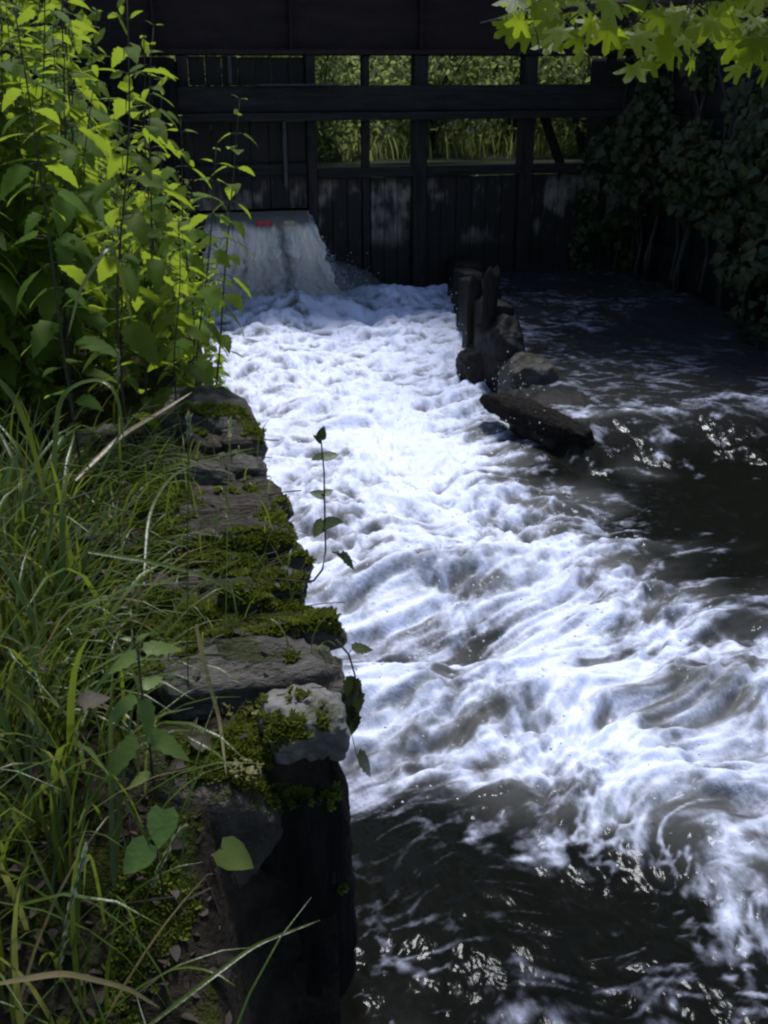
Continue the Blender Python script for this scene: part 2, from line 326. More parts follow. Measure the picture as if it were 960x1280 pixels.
# waterfall: a sheet with thickness that leaps from the lip
u = np.linspace(0, 1, 150); v = np.linspace(-.08, 1, 110); U, Vv = np.meshgrid(u, v)
yl = 9.83
def fall_xyz(U, Vv, back=0.0):
    tt = np.clip(Vv, 0, 1)
    z = .765 - .80*tt**1.25; lead = 1-.25*fbm(U*3, U*0, 2, 3)
    y = yl - (.50*tt**.62)*lead - np.minimum(Vv, 0)*2.4
    x = .60 + U*.94 + (U-.5)*.10*tt + .17*ss(.60, 1, U)*tt**1.6 - .05*(1-U)*tt
    st = fbm(U*14, tt*1.2+U*2, 3, 15)*.11*ss(0, .4, tt) + fbm(U*45, tt*5, 2, 18)*.035*tt
    rag = .15*fbm(U*7, tt*6, 4, 55, .65)*tt
    y = y - st + back*(.05+.06*tt); x = x + rag
    return np.stack([x, y, z + back*.02 - .02*(Vv < 0)*back], -1)
fr = fall_xyz(U, Vv); bk = fall_xyz(U, Vv, 1.0)
sf = .5+.5*fbm(U*13, Vv*.9+3, 4, 25, .6)*1.6
ff = np.clip(ss(.08, .26, Vv+.10*fbm(U*9, U*0, 2, 5))*(.55+.5*sf)+.35*ss(.55, 1, Vv)+.35*ss(.70, .9, U)*ss(.05, .4, Vv), 0, 1)
gap = np.exp(-((U-.68-.03*Vv)/.045)**2)*ss(.05, .3, Vv)
ff = ff*(1-.75*gap)
aa = np.clip(.65+.3*Vv, 0, 1)
n2, n1 = U.shape
i0 = (np.arange(n2-1)[:, None]*n1+np.arange(n1-1)[None]).ravel(); q1 = np.stack([i0, i0+1, i0+n1+1, i0+n1], 1); off = n1*n2
q2 = q1[:, ::-1]+off
rim = [(j, j+off, j+1+off, j+1) for j in range(n1-1)] + [((n2-1)*n1+j+1, (n2-1)*n1+j+1+off, (n2-1)*n1+j+off, (n2-1)*n1+j) for j in range(n1-1)]
rim += [((i+1)*n1, (i+1)*n1+off, i*n1+off, i*n1) for i in range(n2-1)] + [(i*n1+n1-1, i*n1+n1-1+off, (i+1)*n1+n1-1+off, (i+1)*n1+n1-1) for i in range(n2-1)]
LL = np.concatenate([q1.ravel(), q2.ravel(), np.array(rim).ravel()])
tag(mk('waterfall', np.concatenate([fr.reshape(-1, 3), bk.reshape(-1, 3)]), LL, np.full(len(LL)//4, 4), M['fall'], None, True,
       {'foam': np.tile(ff.ravel(), 2), 'air': np.tile(aa.ravel(), 2)}), kind='structure')
# droplets thrown up along the fall and the divider
OCT = (np.array([(1, 0, 0), (-1, 0, 0), (0, 1, 0), (0, -1, 0), (0, 0, 1), (0, 0, -1)], float), [(0, 2, 4), (2, 1, 4), (1, 3, 4), (3, 0, 4), (2, 0, 5), (1, 2, 5), (3, 1, 5), (0, 3, 5)])
P = []
for k in range(2600):
    r = random.random()
    if r < .35:
        x = random.uniform(.55, 2.0); P.append((x, 9.3+random.gauss(0, .16), abs(random.gauss(0, .15))+.05))
    elif r < .6:
        q = random.random(); P.append((1.5+.30*q**1.3+abs(random.gauss(0, .07))*q, 9.8-.45*q**.7+random.gauss(0, .05), .76-.72*q+random.gauss(0, .04)))
    elif r < .82:
        y = random.uniform(5.3, 9.4); P.append((np.interp(y, XD_Y, XD_X)-.05+random.gauss(0, .05), y, abs(random.gauss(0, .11))+.05))
    else:
        y = random.uniform(2.2, 7); P.append((random.uniform(.5, 2.0), y, abs(random.gauss(0, .05))+.08))
P = np.array(P); I3 = np.tile(np.eye(3), (len(P), 1, 1))
sp = MB(); sp.inst(OCT, P, I3, RNG.uniform(.002, .0065, len(P)))
tag(sp.build('water_spray', M['drop']), kind='stuff')
ms = bpy.data.materials.new('mist'); ms.use_nodes = True; ms.node_tree.nodes.clear(); pv = ms.node_tree.nodes.new('ShaderNodeVolumePrincipled'); pv.inputs['Density'].default_value = .75; pv.inputs['Color'].default_value = (.95, .95, .95, 1)
ms.node_tree.links.new(pv.outputs[0], ms.node_tree.nodes.new('ShaderNodeOutputMaterial').inputs['Volume'])
th = np.linspace(0, PI, 14); ph = np.arange(24)*2*PI/24; T_, P_ = np.meshgrid(th, ph, indexing='ij')
mv = np.stack([1.25+.85*np.sin(T_)*np.cos(P_), 9.2+.42*np.sin(T_)*np.sin(P_), .12+.36*np.cos(T_)], -1).reshape(-1, 3)
mf = [(i*24+j, (i+1)*24+j, (i+1)*24+(j+1) % 24, i*24+(j+1) % 24) for i in range(13) for j in range(24)]
tag(mk('mist', mv, [q for f in mf for q in f], [4]*len(mf), ms), kind='stuff')
# ------------------------------------------------------------------ ground and left bank
gx = np.concatenate([np.linspace(-90, -4, 24), np.linspace(-3, 8, 34), np.linspace(9, 90, 24)])
gy = np.concatenate([np.linspace(-60, -3, 16), np.linspace(-2, 24, 40), np.linspace(26, 160, 20)])
X, Y = np.meshgrid(gx, gy)
z = .72 + .25*fbm(X*.2, Y*.2, 3, 7) + .012*np.maximum(Y-22, 0)
ch = ss(-.4, .3, X)*ss(5.6, 4.8, X)*ss(24, 20, Y)
fine = ss(-3.2, -2.4, X)*ss(1.5, .5, X)*ss(-1.9, -.8, Y)*ss(10.4, 9.6, Y)
z = z*(1-ch) - .8*ch; z = z - .9*fine*(1-ch)
i0 = (np.arange(len(gy)-1)[:, None]*len(gx)+np.arange(len(gx)-1)[None]).ravel()
Lq = np.stack([i0, i0+1, i0+len(gx)+1, i0+len(gx)], 1)
tag(mk('ground', np.stack([X, Y, z], -1), Lq.ravel(), np.full(len(Lq), 4), M['ground']), kind='structure')
def zb(X, Y):
    X = np.asarray(X, float); Y = np.asarray(Y, float)
    b = .84 + .05*fbm(X*1.6, Y*1.6, 4, 31) + .012*fbm(X*14, Y*14, 3, 35) + .10*np.clip(-X-.4, 0, 3)
    near = ss(1.68, 1.05, Y); b = b - .32*near
    hole = ss(.02, .24, X+.03*fbm(X*5, Y*5, 2, 36))*ss(1.66, 1.5, Y); b = b - 1.25*hole
    edge = ss(.16, .52, X+.08*fbm(Y*1.2, Y*0, 2, 37))*ss(3.7, 4.0, Y); b = b - 1.2*edge
    b = b - .03*ss(-.3, -.1, X)*ss(1.6, 1.7, Y)*ss(4.0, 3.6, Y)
    return b
bx = np.concatenate([np.linspace(-3, -.9, 40), np.linspace(-.88, .62, 120)]); by = np.concatenate([np.linspace(-1.5, .8, 22), np.linspace(.82, 4.2, 210), np.linspace(4.25, 10.4, 90)])
X, Y = np.meshgrid(bx, by)
i0 = (np.arange(len(by)-1)[:, None]*len(bx)+np.arange(len(bx)-1)[None]).ravel(); Lq = np.stack([i0, i0+1, i0+len(bx)+1, i0+len(bx)], 1)
Zb = zb(X, Y); Zb = np.where((X > .27) & (Y > 1.55) & (Y < 4.0), -.4, Zb)
tag(mk('river_bank', np.stack([X, Y, Zb], -1), Lq.ravel(), np.full(len(Lq), 4), M['soil']), kind='structure')
# ------------------------------------------------------------------ rocks
def rock(name, c, size, mat, parent=None, rough=.12, box=.55, strata=0, seed=0, rot=(0, 0, 0), n=22):
    """rounded block: cube grid pushed between box and ellipsoid, then broken up by noise"""
    idx = {}; V = []; Fc = []
    def vid(p):
        k = tuple(np.round(p, 5))
        if k not in idx: idx[k] = len(V); V.append(p)
        return idx[k]
    g = np.linspace(-1, 1, n+1)
    for ax in range(3):
        for sg in (-1, 1):
            for i in range(n):
                for j in range(n):
                    q = []
                    for a, b in ((i, j), (i+1, j), (i+1, j+1), (i, j+1)):
                        p = np.zeros(3); p[ax] = sg; p[(ax+1) % 3] = g[a]; p[(ax+2) % 3] = g[b]; q.append(vid(p))
                    Fc.append(q if sg > 0 else q[::-1])
    V = np.array(V); r = np.linalg.norm(V, axis=1)[:, None]; Vn = V/r
    sup = np.sign(V)*np.abs(V)/np.power((np.abs(V)**5).sum(1), .2)[:, None]
    V = sup*box + Vn*(1-box)
    hs = np.array(size)/2; rs = np.random.default_rng(seed+100)
    W = V*hs
    for k in range(16):                                        # chipped flat facets
        nn = rs.normal(0, 1, 3); nn /= np.linalg.norm(nn); dd = W @ nn; cmax = dd.max(); c_ = cmax*(1-rs.uniform(.04, .22)*min(1, rough*9))
        W = W - np.clip(dd-c_, 0, None)[:, None]*nn
    amp = rough*.30*min(1, max(.25, hs.min()/.09))
    for k in range(len(V)):
        p = Vector(W[k]) + Vector((seed*3.7, seed*1.3, seed*2.1))
        d = mnoise.fractal(p*9, 1.0, 2.1, 5)*amp*.55 + mnoise.noise(p*3.3)*amp*.8 + mnoise.fractal(p*34, 1.0, 2.1, 4)*.010
        if strata:
            d -= strata*.16*abs(math.sin(W[k][2]*PI/.05+mnoise.noise(p*4)*1.5))**5*(1 if abs(Vn[k][2]) < .9 else .25)
        W[k] = W[k] + Vn[k]*d
    V = W/hs
    Rm = np.array(Matrix.Rotation(rot[2], 3, 'Z') @ Matrix.Rotation(rot[1], 3, 'Y') @ Matrix.Rotation(rot[0], 3, 'X'))
    V = (V*hs) @ Rm.T + np.array(c)
    return mk(name, V, [i for f in Fc for i in f], [4]*len(Fc), M[mat], parent)
def box_rock(name, x0, x1, y0, y1, z0, z1, mat, parent=None, **k):
    return rock(name, ((x0+x1)/2, (y0+y1)/2, (z0+z1)/2), (x1-x0, y1-y0, z1-z0), mat, parent, **k)
wall = tag(empty('retaining_wall', (.05, 2.7, -.4)), 'low mossy retaining wall of broken stone blocks along the left edge of the white water', 'wall')
def wl(o):
    o.parent = wall; o.matrix_parent_inverse = wall.matrix_world.inverted(); return o
bpy.context.view_layer.update()
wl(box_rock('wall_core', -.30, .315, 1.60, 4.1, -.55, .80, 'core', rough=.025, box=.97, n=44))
cs = [(.00, .33, 3.26, 3.78, .62, .99, 'stone', dict(rough=.12, box=.55, seed=1)),
      (-.34, .30, 3.02, 3.34, .74, .885, 'stone_brown', dict(rough=.08, box=.8, strata=.12, seed=2, rot=(0, 0, .08))),
      (-.30, .335, 2.90, 3.12, .76, .875, 'stone_brown', dict(rough=.08, box=.8, strata=.12, seed=21, rot=(.05, 0, -.06))),
      (-.26, .355, 2.72, 2.97, .72, .90, 'stone_brown', dict(rough=.08, box=.8, strata=.12, seed=3)),
      (-.22, .36, 2.60, 2.80, .74, .925, 'stone_brown', dict(rough=.08, box=.8, strata=.12, seed=22, rot=(.04, .02, .05))),
      (-.20, .385, 2.40, 2.66, .66, .935, 'stone_brown', dict(rough=.08, box=.72, strata=.10, seed=4, rot=(0, 0, -.04))),
      (-.26, .36, 1.98, 2.44, .58, .875, 'stone_moss', dict(rough=.10, box=.7, seed=5)),
      (-.10, .345, 1.80, 2.02, .66, .90, 'stone', dict(rough=.08, box=.85, strata=.08, seed=6, rot=(0, .03, .05))),
      (.15, .315, 1.625, 1.80, .79, .89, 'stone_pale', dict(rough=.10, box=.86, seed=7, rot=(0, .02, -.05))),
      (-.20, .17, 1.56, 1.84, .55, .835, 'stone_moss', dict(rough=.12, box=.7, seed=8)),
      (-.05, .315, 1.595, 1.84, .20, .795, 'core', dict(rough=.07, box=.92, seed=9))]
STONES = [wl(box_rock('coping_stone', *c[:6], c[6], **c[7])) for c in cs]
for k in range(34):
    y_ = random.uniform(1.95, 3.5); x_ = random.uniform(-.28, .31); sz = random.uniform(.05, .15)
    STONES.append(wl(rock('rubble_stone', (x_, y_, .855+random.uniform(-.02, .035)), (sz*random.uniform(1, 2), sz, sz*random.uniform(.5, .8)), random.choice(['stone', 'stone_brown', 'stone_dim', 'stone_moss']), rough=.16, box=.7, seed=40+k, rot=(random.gauss(0, .2), random.gauss(0, .2), random.uniform(-.5, .5)), n=10)))
STONES[8]['label'] = 'pale grey corner stone'; STONES[0]['label'] = 'dark rounded boulder at the far end'; STONES[6]['label'] = 'moss covered stone'
bpy.context.view_layer.update()
dg = bpy.context.evaluated_depsgraph_get()
def drop(x, y, zt=1.6):
    ok, loc, nrm, i, o, m_ = S.ray_cast(dg, Vector((x, y, zt)), Vector((0, 0, -1)), distance=3)
    return (np.array(loc), np.array(nrm), o.name) if ok else (np.array([x, y, zb(x, y)]), np.array([0, 0, 1.]), '')
# moss: thousands of tiny tufts on the stones, in patches
def mossbed(n, region, thr, seed, sc=(.006, .014)):
    TV = []; TF = []
    for k in range(5):
        a = k*1.257; c, s = math.cos(a), math.sin(a); b = len(TV)
        TV += [(-.35*s, .35*c, 0), (.35*s, -.35*c, 0), (c*.75+.2*s, s*.75-.2*c, .9), (c*.75-.2*s, s*.75+.2*c, .9)]; TF.append((b, b+1, b+2, b+3))
    P, D = [], []
    while len(P) < n:
        x = random.uniform(*region[0]); y = random.uniform(*region[1])
        if fbm(np.array([x*5.]), np.array([y*5.]), 3, seed)[0] < thr + .25*random.random()-.12: continue
        p, nr, nm = drop(x, y)
        if nr[2] < .35 or nm == 'water': continue
        P.append(p-nr*.002); D.append(nr)
    P = np.array(P); D = np.array(D); ang = RNG.uniform(0, 2*PI, len(P)); t = np.stack([np.cos(ang), np.sin(ang), 0*ang], 1)
    R = frames(t, D); mb = MB(); mb.inst((np.array(TV, float), TF), P, R, RNG.uniform(*sc, len(P))); return mb
mo = mossbed(8000, ((-.32, .37), (1.98, 2.48)), -.14, 3, (.006, .016)); o = wl(mo.build('moss', M['moss'])); o['kind'] = 'stuff'
mo = mossbed(3600, ((-.34, .34), (2.5, 3.4)), .13, 5); o = wl(mo.build('moss', M['moss'])); o['kind'] = 'stuff'
mo = mossbed(1300, ((-.25, .3), (1.6, 1.95)), .22, 6); o = wl(mo.build('moss', M['moss'])); o['kind'] = 'stuff'
mo = mossbed(5200, ((-.5, .12), (.95, 1.55)), .02, 8); tag(mo.build('moss_carpet', M['moss']), kind='stuff')
# rocks and timbers of the divider
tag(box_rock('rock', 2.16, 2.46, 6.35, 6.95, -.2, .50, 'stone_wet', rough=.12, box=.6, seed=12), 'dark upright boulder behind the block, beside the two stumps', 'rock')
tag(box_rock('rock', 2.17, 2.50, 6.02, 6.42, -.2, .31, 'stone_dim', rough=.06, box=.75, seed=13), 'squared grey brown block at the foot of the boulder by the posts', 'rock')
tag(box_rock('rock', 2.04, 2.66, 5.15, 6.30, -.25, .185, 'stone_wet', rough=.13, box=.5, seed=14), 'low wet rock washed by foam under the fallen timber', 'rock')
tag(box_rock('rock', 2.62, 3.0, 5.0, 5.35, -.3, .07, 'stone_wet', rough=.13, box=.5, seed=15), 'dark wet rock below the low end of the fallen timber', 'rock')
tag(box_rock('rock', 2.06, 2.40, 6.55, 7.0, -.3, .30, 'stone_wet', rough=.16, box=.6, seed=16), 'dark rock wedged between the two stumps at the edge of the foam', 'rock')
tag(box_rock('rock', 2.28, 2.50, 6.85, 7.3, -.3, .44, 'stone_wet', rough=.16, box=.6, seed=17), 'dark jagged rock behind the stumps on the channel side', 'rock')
a, b = at(606, 490, .20), at(760, 553, .14); d_ = b-a; c_ = (a+b)/2
tag(rock('fallen_timber', c_-np.array([0, 0, .03]), (np.linalg.norm(d_)*1.02, .15, .13), 'post', rough=.09, box=.8, strata=.03, seed=31, rot=(.2, math.atan2(-d_[2], math.hypot(d_[0], d_[1])), math.atan2(d_[1], d_[0])), n=30),
    'dark waterlogged timber lying slanted at the edge of the right hand channel', 'timber')
dv = MB()
for k in range(9):
    y0 = 6.7+k*.35; x = np.interp(y0+.17, XD_Y, XD_X); dv.box(x-.09, x+.09, y0, y0+.33, -.5, .46+.10*random.random()-.02*k, jit=.02)
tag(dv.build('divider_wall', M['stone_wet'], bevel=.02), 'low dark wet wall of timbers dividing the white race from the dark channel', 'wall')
def stump(px, pyt, pyb, wpx, label, seed):
    p = at(px, pyb, .12); d = math.hypot(p[0], p[1]); r = wpx/F*d*.5; top = aty(px, pyt, p[1])[2]
    n = 22; z = np.linspace(-.5, top, n); mb = MB()
    P = np.stack([p[0]+.012*np.sin(z*6+seed), p[1]+0*z, z], 1); R = r*(1.3-.35*(z-z[0])/(z[-1]-z[0]))*(1+.08*np.sin(z*17+seed)+.05*np.sin(z*41+2*seed)); R[-1] *= .8
    P[:, 0] += .05*(z-z[0])*(1 if seed == 1 else -.3); mb.tube(P, R, 14)
    for V_ in mb.V:
        for q_ in range(len(V_)):
            g_ = mnoise.noise(Vector((V_[q_][0]*40, V_[q_][1]*40, V_[q_][2]*5+seed*7))); c_ = P[min(q_//14, n-1)]
            V_[q_][:2] = c_[:2]+(V_[q_][:2]-c_[:2])*(1+.28*g_)
            if q_ >= 14*(n-1): V_[q_][2] += .05*mnoise.noise(Vector((V_[q_][0]*30, V_[q_][1]*30, seed)))
    o = mb.build('wooden_post', M['post'])
    return tag(o, label, 'post', 'rotten posts of the divider')
stump(584, 346, 445, 17, 'shorter rotten wooden stump, nearest the white foam', 1); stump(614, 336, 458, 19, 'taller rotten wooden stump with a flat top beside the boulder', 2)
# ------------------------------------------------------------------ the sluice bridge
BY = 9.87
br = tag(empty('sluice_bridge', (2.8, BY, -.5)), 'dark sluice bridge with rusty girder, timber uprights and gates across the river', 'bridge')
bpy.context.view_layer.update()
def bp(mb, name, mat, bevel=.006, parent=None, label=None):
    o = mb.build(name, M[mat], bevel=bevel, smooth=False); p = parent or br; o.parent = p; o.matrix_parent_inverse = p.matrix_world.inverted()
    if label: o['label'] = label
    return o
def one(name, mat, x0, x1, y0, y1, z0, z1, jit=.0, **k):
    m = MB(); m.box(x0, x1, y0, y1, z0, z1, jit=jit); return bp(m, name, mat, **k)
g = MB(); g.box(-2.5, 7.5, BY-.02, BY+.02, 2.14, 2.76); g.box(-2.5, 7.5, BY-.12, BY+.12, 2.07, 2.11); g.box(-2.5, 7.5, BY-.12, BY+.12, 2.79, 2.83)
for k in range(9): g.box(-2+k*1.13, -1.98+k*1.13, BY-.11, BY-.022, 2.112, 2.788)
g.box(-2.5, 7.5, BY-.021, BY+.021, 2.105, 2.145); g.box(-2.5, 7.5, BY-.021, BY+.021, 2.755, 2.795)
bp(g, 'girder', 'steel', .004)
g = MB(); g.box(-2.5, 7.5, BY+1.3, BY+1.4, 2.07, 2.8); bp(g, 'girder', 'steel', .004)
d = MB()
for k in range(44): d.box(-2.5+k*.228, -2.5+k*.228+.215, BY-.15, BY+1.6, 2.835, 2.90, jit=.004)
bp(d, 'deck', 'wood')
one('walkway_beam', 'wood', .30, 5.2, BY-.16, BY-.02, 1.62, 1.825, jit=.006)
one('walkway_beam', 'wood', .30, 5.2, BY-.22, BY+.02, 1.55, 1.612, jit=.004)
wk = MB()
for k in range(3): wk.box(.3, 5.2, BY+.03+k*.2, BY+.21+k*.2, 1.76, 1.815, jit=.004)
bp(wk, 'walkway_plank', 'wood')
one('upright_post', 'woodv', 2.48, 2.60, BY-.10, BY+.06, -.6, 2.065); one('upright_post', 'woodv', 3.49, 3.61, BY-.10, BY+.06, -.6, 2.065)
one('upright_post', 'woodv', 2.02, 2.085, BY-.05, BY+.05, -.6, 2.065); one('upright_post', 'woodv', 4.32, 4.38, BY-.05, BY+.05, -.6, 2.065)
one('upright_post', 'woodv', 1.52, 1.60, BY-.10, BY+.06, -.6, 2.065); one('upright_post', 'woodv', .44, .53, BY-.10, BY+.06, -.6, 2.065)
one('upright_post', 'woodv', 4.95, 5.15, BY-.15, BY+.15, -.6, 2.065)
one('sill_beam', 'wood', 1.605, 5.1, BY-.07, BY+.07, 1.06, 1.14, jit=.004)
def boards(x0, x1, z0, z1, y, mat='board', n=5, name='sluice_gate', label=None):
    m = MB(); w_ = (x1-x0)/n
    for k in range(n): m.box(x0+k*w_+.003, x0+(k+1)*w_-.003, y-.03+random.uniform(-.006, .006), y+.03, z0, z1+random.uniform(-.01, .01))
    return bp(m, name, mat, .004, label=label)
boards(1.61, 2.01, -.6, 1.05, BY+.0, n=3); boards(2.095, 2.47, -.6, 1.05, BY, n=3); boards(2.61, 3.48, -.6, 1.05, BY, n=6); boards(3.62, 4.31, -.6, 1.05, BY, n=5); boards(4.39, 4.94, -.6, 1.05, BY, n=4)
# raised gate over the fall
gate = boards(.535, 1.515, .805, 1.54, BY-.0, n=6, name='raised_gate', label='raised timber gate above the fall')
bt = MB()
for k in range(7): bt.box(.54+k*.14, .54+k*.14+.133, BY-.03, BY+.03, 1.83, 2.056 if k < 3 else 2.05)
bp(bt, 'top_board', 'board')
sg = MB(); sg.box(.535, 1.515, BY+.09, BY+.12, .80, 2.06); 
one('gate_stiffener', 'wood', .54, 1.51, BY-.075, BY-.032, 1.10, 1.19); one('gate_rod', 'iron', 1.30, 1.335, BY-.12, BY-.085, 1.0, 1.545, bevel=.004)
one('gate_rod', 'iron', .86, .89, BY-.12, BY-.085, 1.84, 2.06, bevel=.004)
one('edge_angle', 'iron', 1.08, 1.75, BY-.24, BY-.16, 1.828, 1.842, bevel=.002)
one('fall_lip', 'board', .535, 1.60, BY-.06, BY+.25, .50, .745, jit=.004)
one('fall_apron', 'board', .535, 1.515, BY+.02, BY+.08, -.6, .49)
m = MB(); a, b = np.array([3.82, BY+.35, 1.62]), np.array([4.12, BY+.35, .95]); m.tube([a, (a+b)/2, b], .045, 6); bp(m, 'brace', 'wood', 0)
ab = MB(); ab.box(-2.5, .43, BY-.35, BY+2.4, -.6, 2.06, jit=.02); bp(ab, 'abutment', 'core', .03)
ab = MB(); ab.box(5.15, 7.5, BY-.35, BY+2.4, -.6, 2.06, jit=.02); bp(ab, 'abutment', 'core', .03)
def scrap(px, mat, label, w_, cat):
    c = aty(px, 279, BY-.24); V = []; F2 = []; m = MB()
    n = 6
    for i in range(n):
        for j in range(2): V.append((c[0]-w_/2+w_*i/(n-1), c[1]-.02-.012*math.sin(i*1.9), c[2]+.02*(2*j-1)+.006*math.sin(i*2.2)))
    V2 = [(x, y+.005, z_) for x, y, z_ in V]; k = len(V)
    F2 = [(2*i, 2*i+2, 2*i+3, 2*i+1) for i in range(n-1)] + [(2*i+1+k, 2*i+3+k, 2*i+2+k, 2*i+k) for i in range(n-1)]
    F2 += [(2*i, 2*i+k, 2*i+2+k, 2*i+2) for i in range(n-1)] + [(2*i+1, 2*i+3, 2*i+3+k, 2*i+1+k) for i in range(n-1)] + [(0, 1, 1+k, k), (2*n-2, 2*n-2+k, 2*n-1+k, 2*n-1)]
    m.addf(V+V2, F2); tag(m.build('plastic_scrap', M[mat]), label, cat)
scrap(330, 'red', 'red scrap of plastic caught on the lip of the fall', .15, 'litter'); scrap(362, 'cream', 'cream scrap caught on the lip of the fall beside the red one', .10, 'litter')
# ------------------------------------------------------------------ right wall and ivy
rw = MB()
for row in range(7):
    y = 3.2+(.3 if row % 2 else 0)
    while y < 9.5:
        l_ = random.uniform(.4, .75); xx = 4.55+random.uniform(-.02, .02)
        rw.box(xx, 5.2, y, min(y+l_, 9.5)-.012, -.55+row*.36, -.55+row*.36+.35, jit=.008); y += l_
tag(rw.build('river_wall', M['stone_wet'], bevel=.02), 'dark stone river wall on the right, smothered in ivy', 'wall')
IVY = (np.array([(0, 0, 0), (.32, .0, .05), (.55, .18, -.03), (.30, .42, .03), (.34, .62, 0), (0, 1, -.08), (-.34, .62, 0), (-.30, .42, .03), (-.55, .18, -.03), (-.32, .0, .05), (0, .5, .06)], float),
       [(0, 1, 2, 3, 10), (10, 3, 4, 5), (10, 5, 6, 7), (10, 7, 8, 9, 0)])
def ivy(n, fn, size, name_parent, out):
    P = np.array([fn() for _ in range(n)]); D = np.stack([RNG.normal(-.1, .5, n), RNG.normal(0, .6, n), RNG.normal(-.7, .4, n)], 1)
    Nn = np.array(out)[None]+RNG.normal(0, .45, (n, 3)); mb = MB(); mb.inst(IVY, P, frames(D, Nn), RNG.uniform(*size, n)); return mb
iv = tag(empty('ivy', (4.5, 7, .3)), 'dense dark ivy hanging over the right hand river wall', 'ivy'); bpy.context.view_layer.update()
LUMPS = [(random.uniform(4.4, 4.75), random.uniform(5.2, 9.9), random.uniform(.35, 2.6), random.choice([.12, .2, .3, .5])*random.uniform(.8, 1.2)) for _ in range(46)]
def ivp():
    c = random.choice(LUMPS); a = random.uniform(PI*.5, PI*1.5); e = random.uniform(-1.2, 1.3); r = c[3]*random.uniform(.75, 1.05)
    return (c[0]+r*math.cos(e)*math.cos(a)*.9, c[1]+r*math.cos(e)*math.sin(a)*1.1, max(.12, c[2]+r*math.sin(e)*1.2))
def adopt(o, p): o.parent = p; o.matrix_parent_inverse = p.matrix_world.inverted(); return o
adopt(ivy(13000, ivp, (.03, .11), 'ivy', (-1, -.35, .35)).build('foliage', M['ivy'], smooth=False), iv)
vs_ = MB()
for k in range(26):
    y = random.uniform(5.4, 9.7); z0 = random.uniform(0, .3); P = [(4.5+.05*math.sin(i*2.+k), y+.08*math.sin(i*1.3+k), z0+i*.28) for i in range(8)]; vs_.tube(P, np.linspace(.018, .006, 8), 5)
adopt(vs_.build('vine', M['bark']), iv)
i2 = tag(empty('ivy', (3.9, BY, 1.1)), 'thin ivy strand trailing down the gate wall below the sill', 'ivy'); bpy.context.view_layer.update()
def ivs():
    t = random.random(); p = aty(727+6*math.sin(t*7), 235+t*105, BY-.1); return (p[0]+random.gauss(0, .04), p[1]+random.uniform(-.06, .02), p[2])
adopt(ivy(110, ivs, (.04, .075), '', (0, -1, .3)).build('foliage', M['ivy'], smooth=False), i2)
m = MB(); P = [tuple(aty(727+6*math.sin(t*7), 210+t*130, BY-.075)) for t in np.linspace(0, 1, 9)]; m.tube(P, .008, 5); adopt(m.build('vine', M['bark']), i2)
i3 = tag(empty('ivy', (4.6, BY, 1.1)), 'ivy curtain covering the right end of the gate wall and bridge post', 'ivy'); bpy.context.view_layer.update()
def ivc():
    x = 4.55+abs(random.gauss(0, .34)); return (min(x, 5.3), BY-.2+random.uniform(-.14, .1), random.uniform(.12, 2.2))
adopt(ivy(2600, ivc, (.05, .095), '', (-.2, -1, .3)).build('foliage', M['ivy'], smooth=False), i3)
m = MB()
for k in range(6): m.tube([(4.45+k*.13+.03*math.sin(i+k), BY-.17, .05+i*.3) for i in range(7)], np.linspace(.016, .006, 7), 5)
adopt(m.build('vine', M['bark']), i3)
# ------------------------------------------------------------------ plants
def blade_strip(P, L, az, lean, curve, wd, seg=7):
    """grass blades as tapered arching strips"""
    n = len(P); s = np.linspace(0, 1, seg)
    th = lean[:, None] + curve[:, None]*s[None]**1.4                  # angle from vertical
    st = L[:, None]/(seg-1)
    hx = np.concatenate([np.zeros((n, 1)), np.cumsum(np.sin(th[:, :-1])*st, 1)], 1); hz_ = np.concatenate([np.zeros((n, 1)), np.cumsum(np.cos(th[:, :-1])*st, 1)], 1)
    dx, dy = np.cos(az), np.sin(az)
    C = np.stack([P[:, 0, None]+hx*dx[:, None], P[:, 1, None]+hx*dy[:, None], P[:, 2, None]+hz_], -1)
    wv = wd[:, None]*np.sqrt(np.clip(1-s**1.6, .0, 1))[None]*.5*(.6+.4*np.minimum(s*6, 1))[None]+.0003
    sx = np.stack([-dy, dx, 0*dx], -1)
    A = C + sx[:, None]*wv[..., None]; B = C - sx[:, None]*wv[..., None]
    mid = C.copy(); mid[..., 2] -= wv*.35
    V = np.stack([A, mid, B], 2).reshape(n, seg*3, 3)
    f = np.array([(3*i, 3*i+1, 3*i+4, 3*i+3) for i in range(seg-1)] + [(3*i+1, 3*i+2, 3*i+5, 3*i+4) for i in range(seg-1)])
    L_ = (f.ravel()[None]+(np.arange(n)*seg*3)[:, None]).ravel()
    return V.reshape(-1, 3), L_, np.full(n*len(f), 4), np.repeat(RNG.random(n), seg*3)
def grass_patch(n, fpos, Lr, wr, curve=(.3, 1.7), leanr=(0, .5), azf=None):
    P = []
    while len(P) < n:
        x, y = fpos(); P.append((x, y, float(zb(x, y))-.01))
    P = np.array(P); az = RNG.uniform(0, 2*PI, n) if azf is None else azf(n)
    return blade_strip(P, RNG.uniform(*Lr, n), az, RNG.uniform(*leanr, n), RNG.uniform(*curve, n), RNG.uniform(*wr, n))
gm = MB()
def gp1():
    while True:
        x = random.uniform(-1.3, .0); y = random.uniform(1.25, 3.1)
        if x < -.12-.1*random.random()-.25*max(0, (y-2.7)) or random.random() < .05: return x, y
gm.add(*grass_patch(1500, gp1, (.14, .42), (.005, .011)))
gm.add(*grass_patch(420, lambda: (random.uniform(-.35, -.08), random.uniform(1.7, 3.2)), (.15, .40), (.004, .010), (.8, 2.2), (.1, .7), lambda n_: RNG.normal(-.2, .7, n_)))
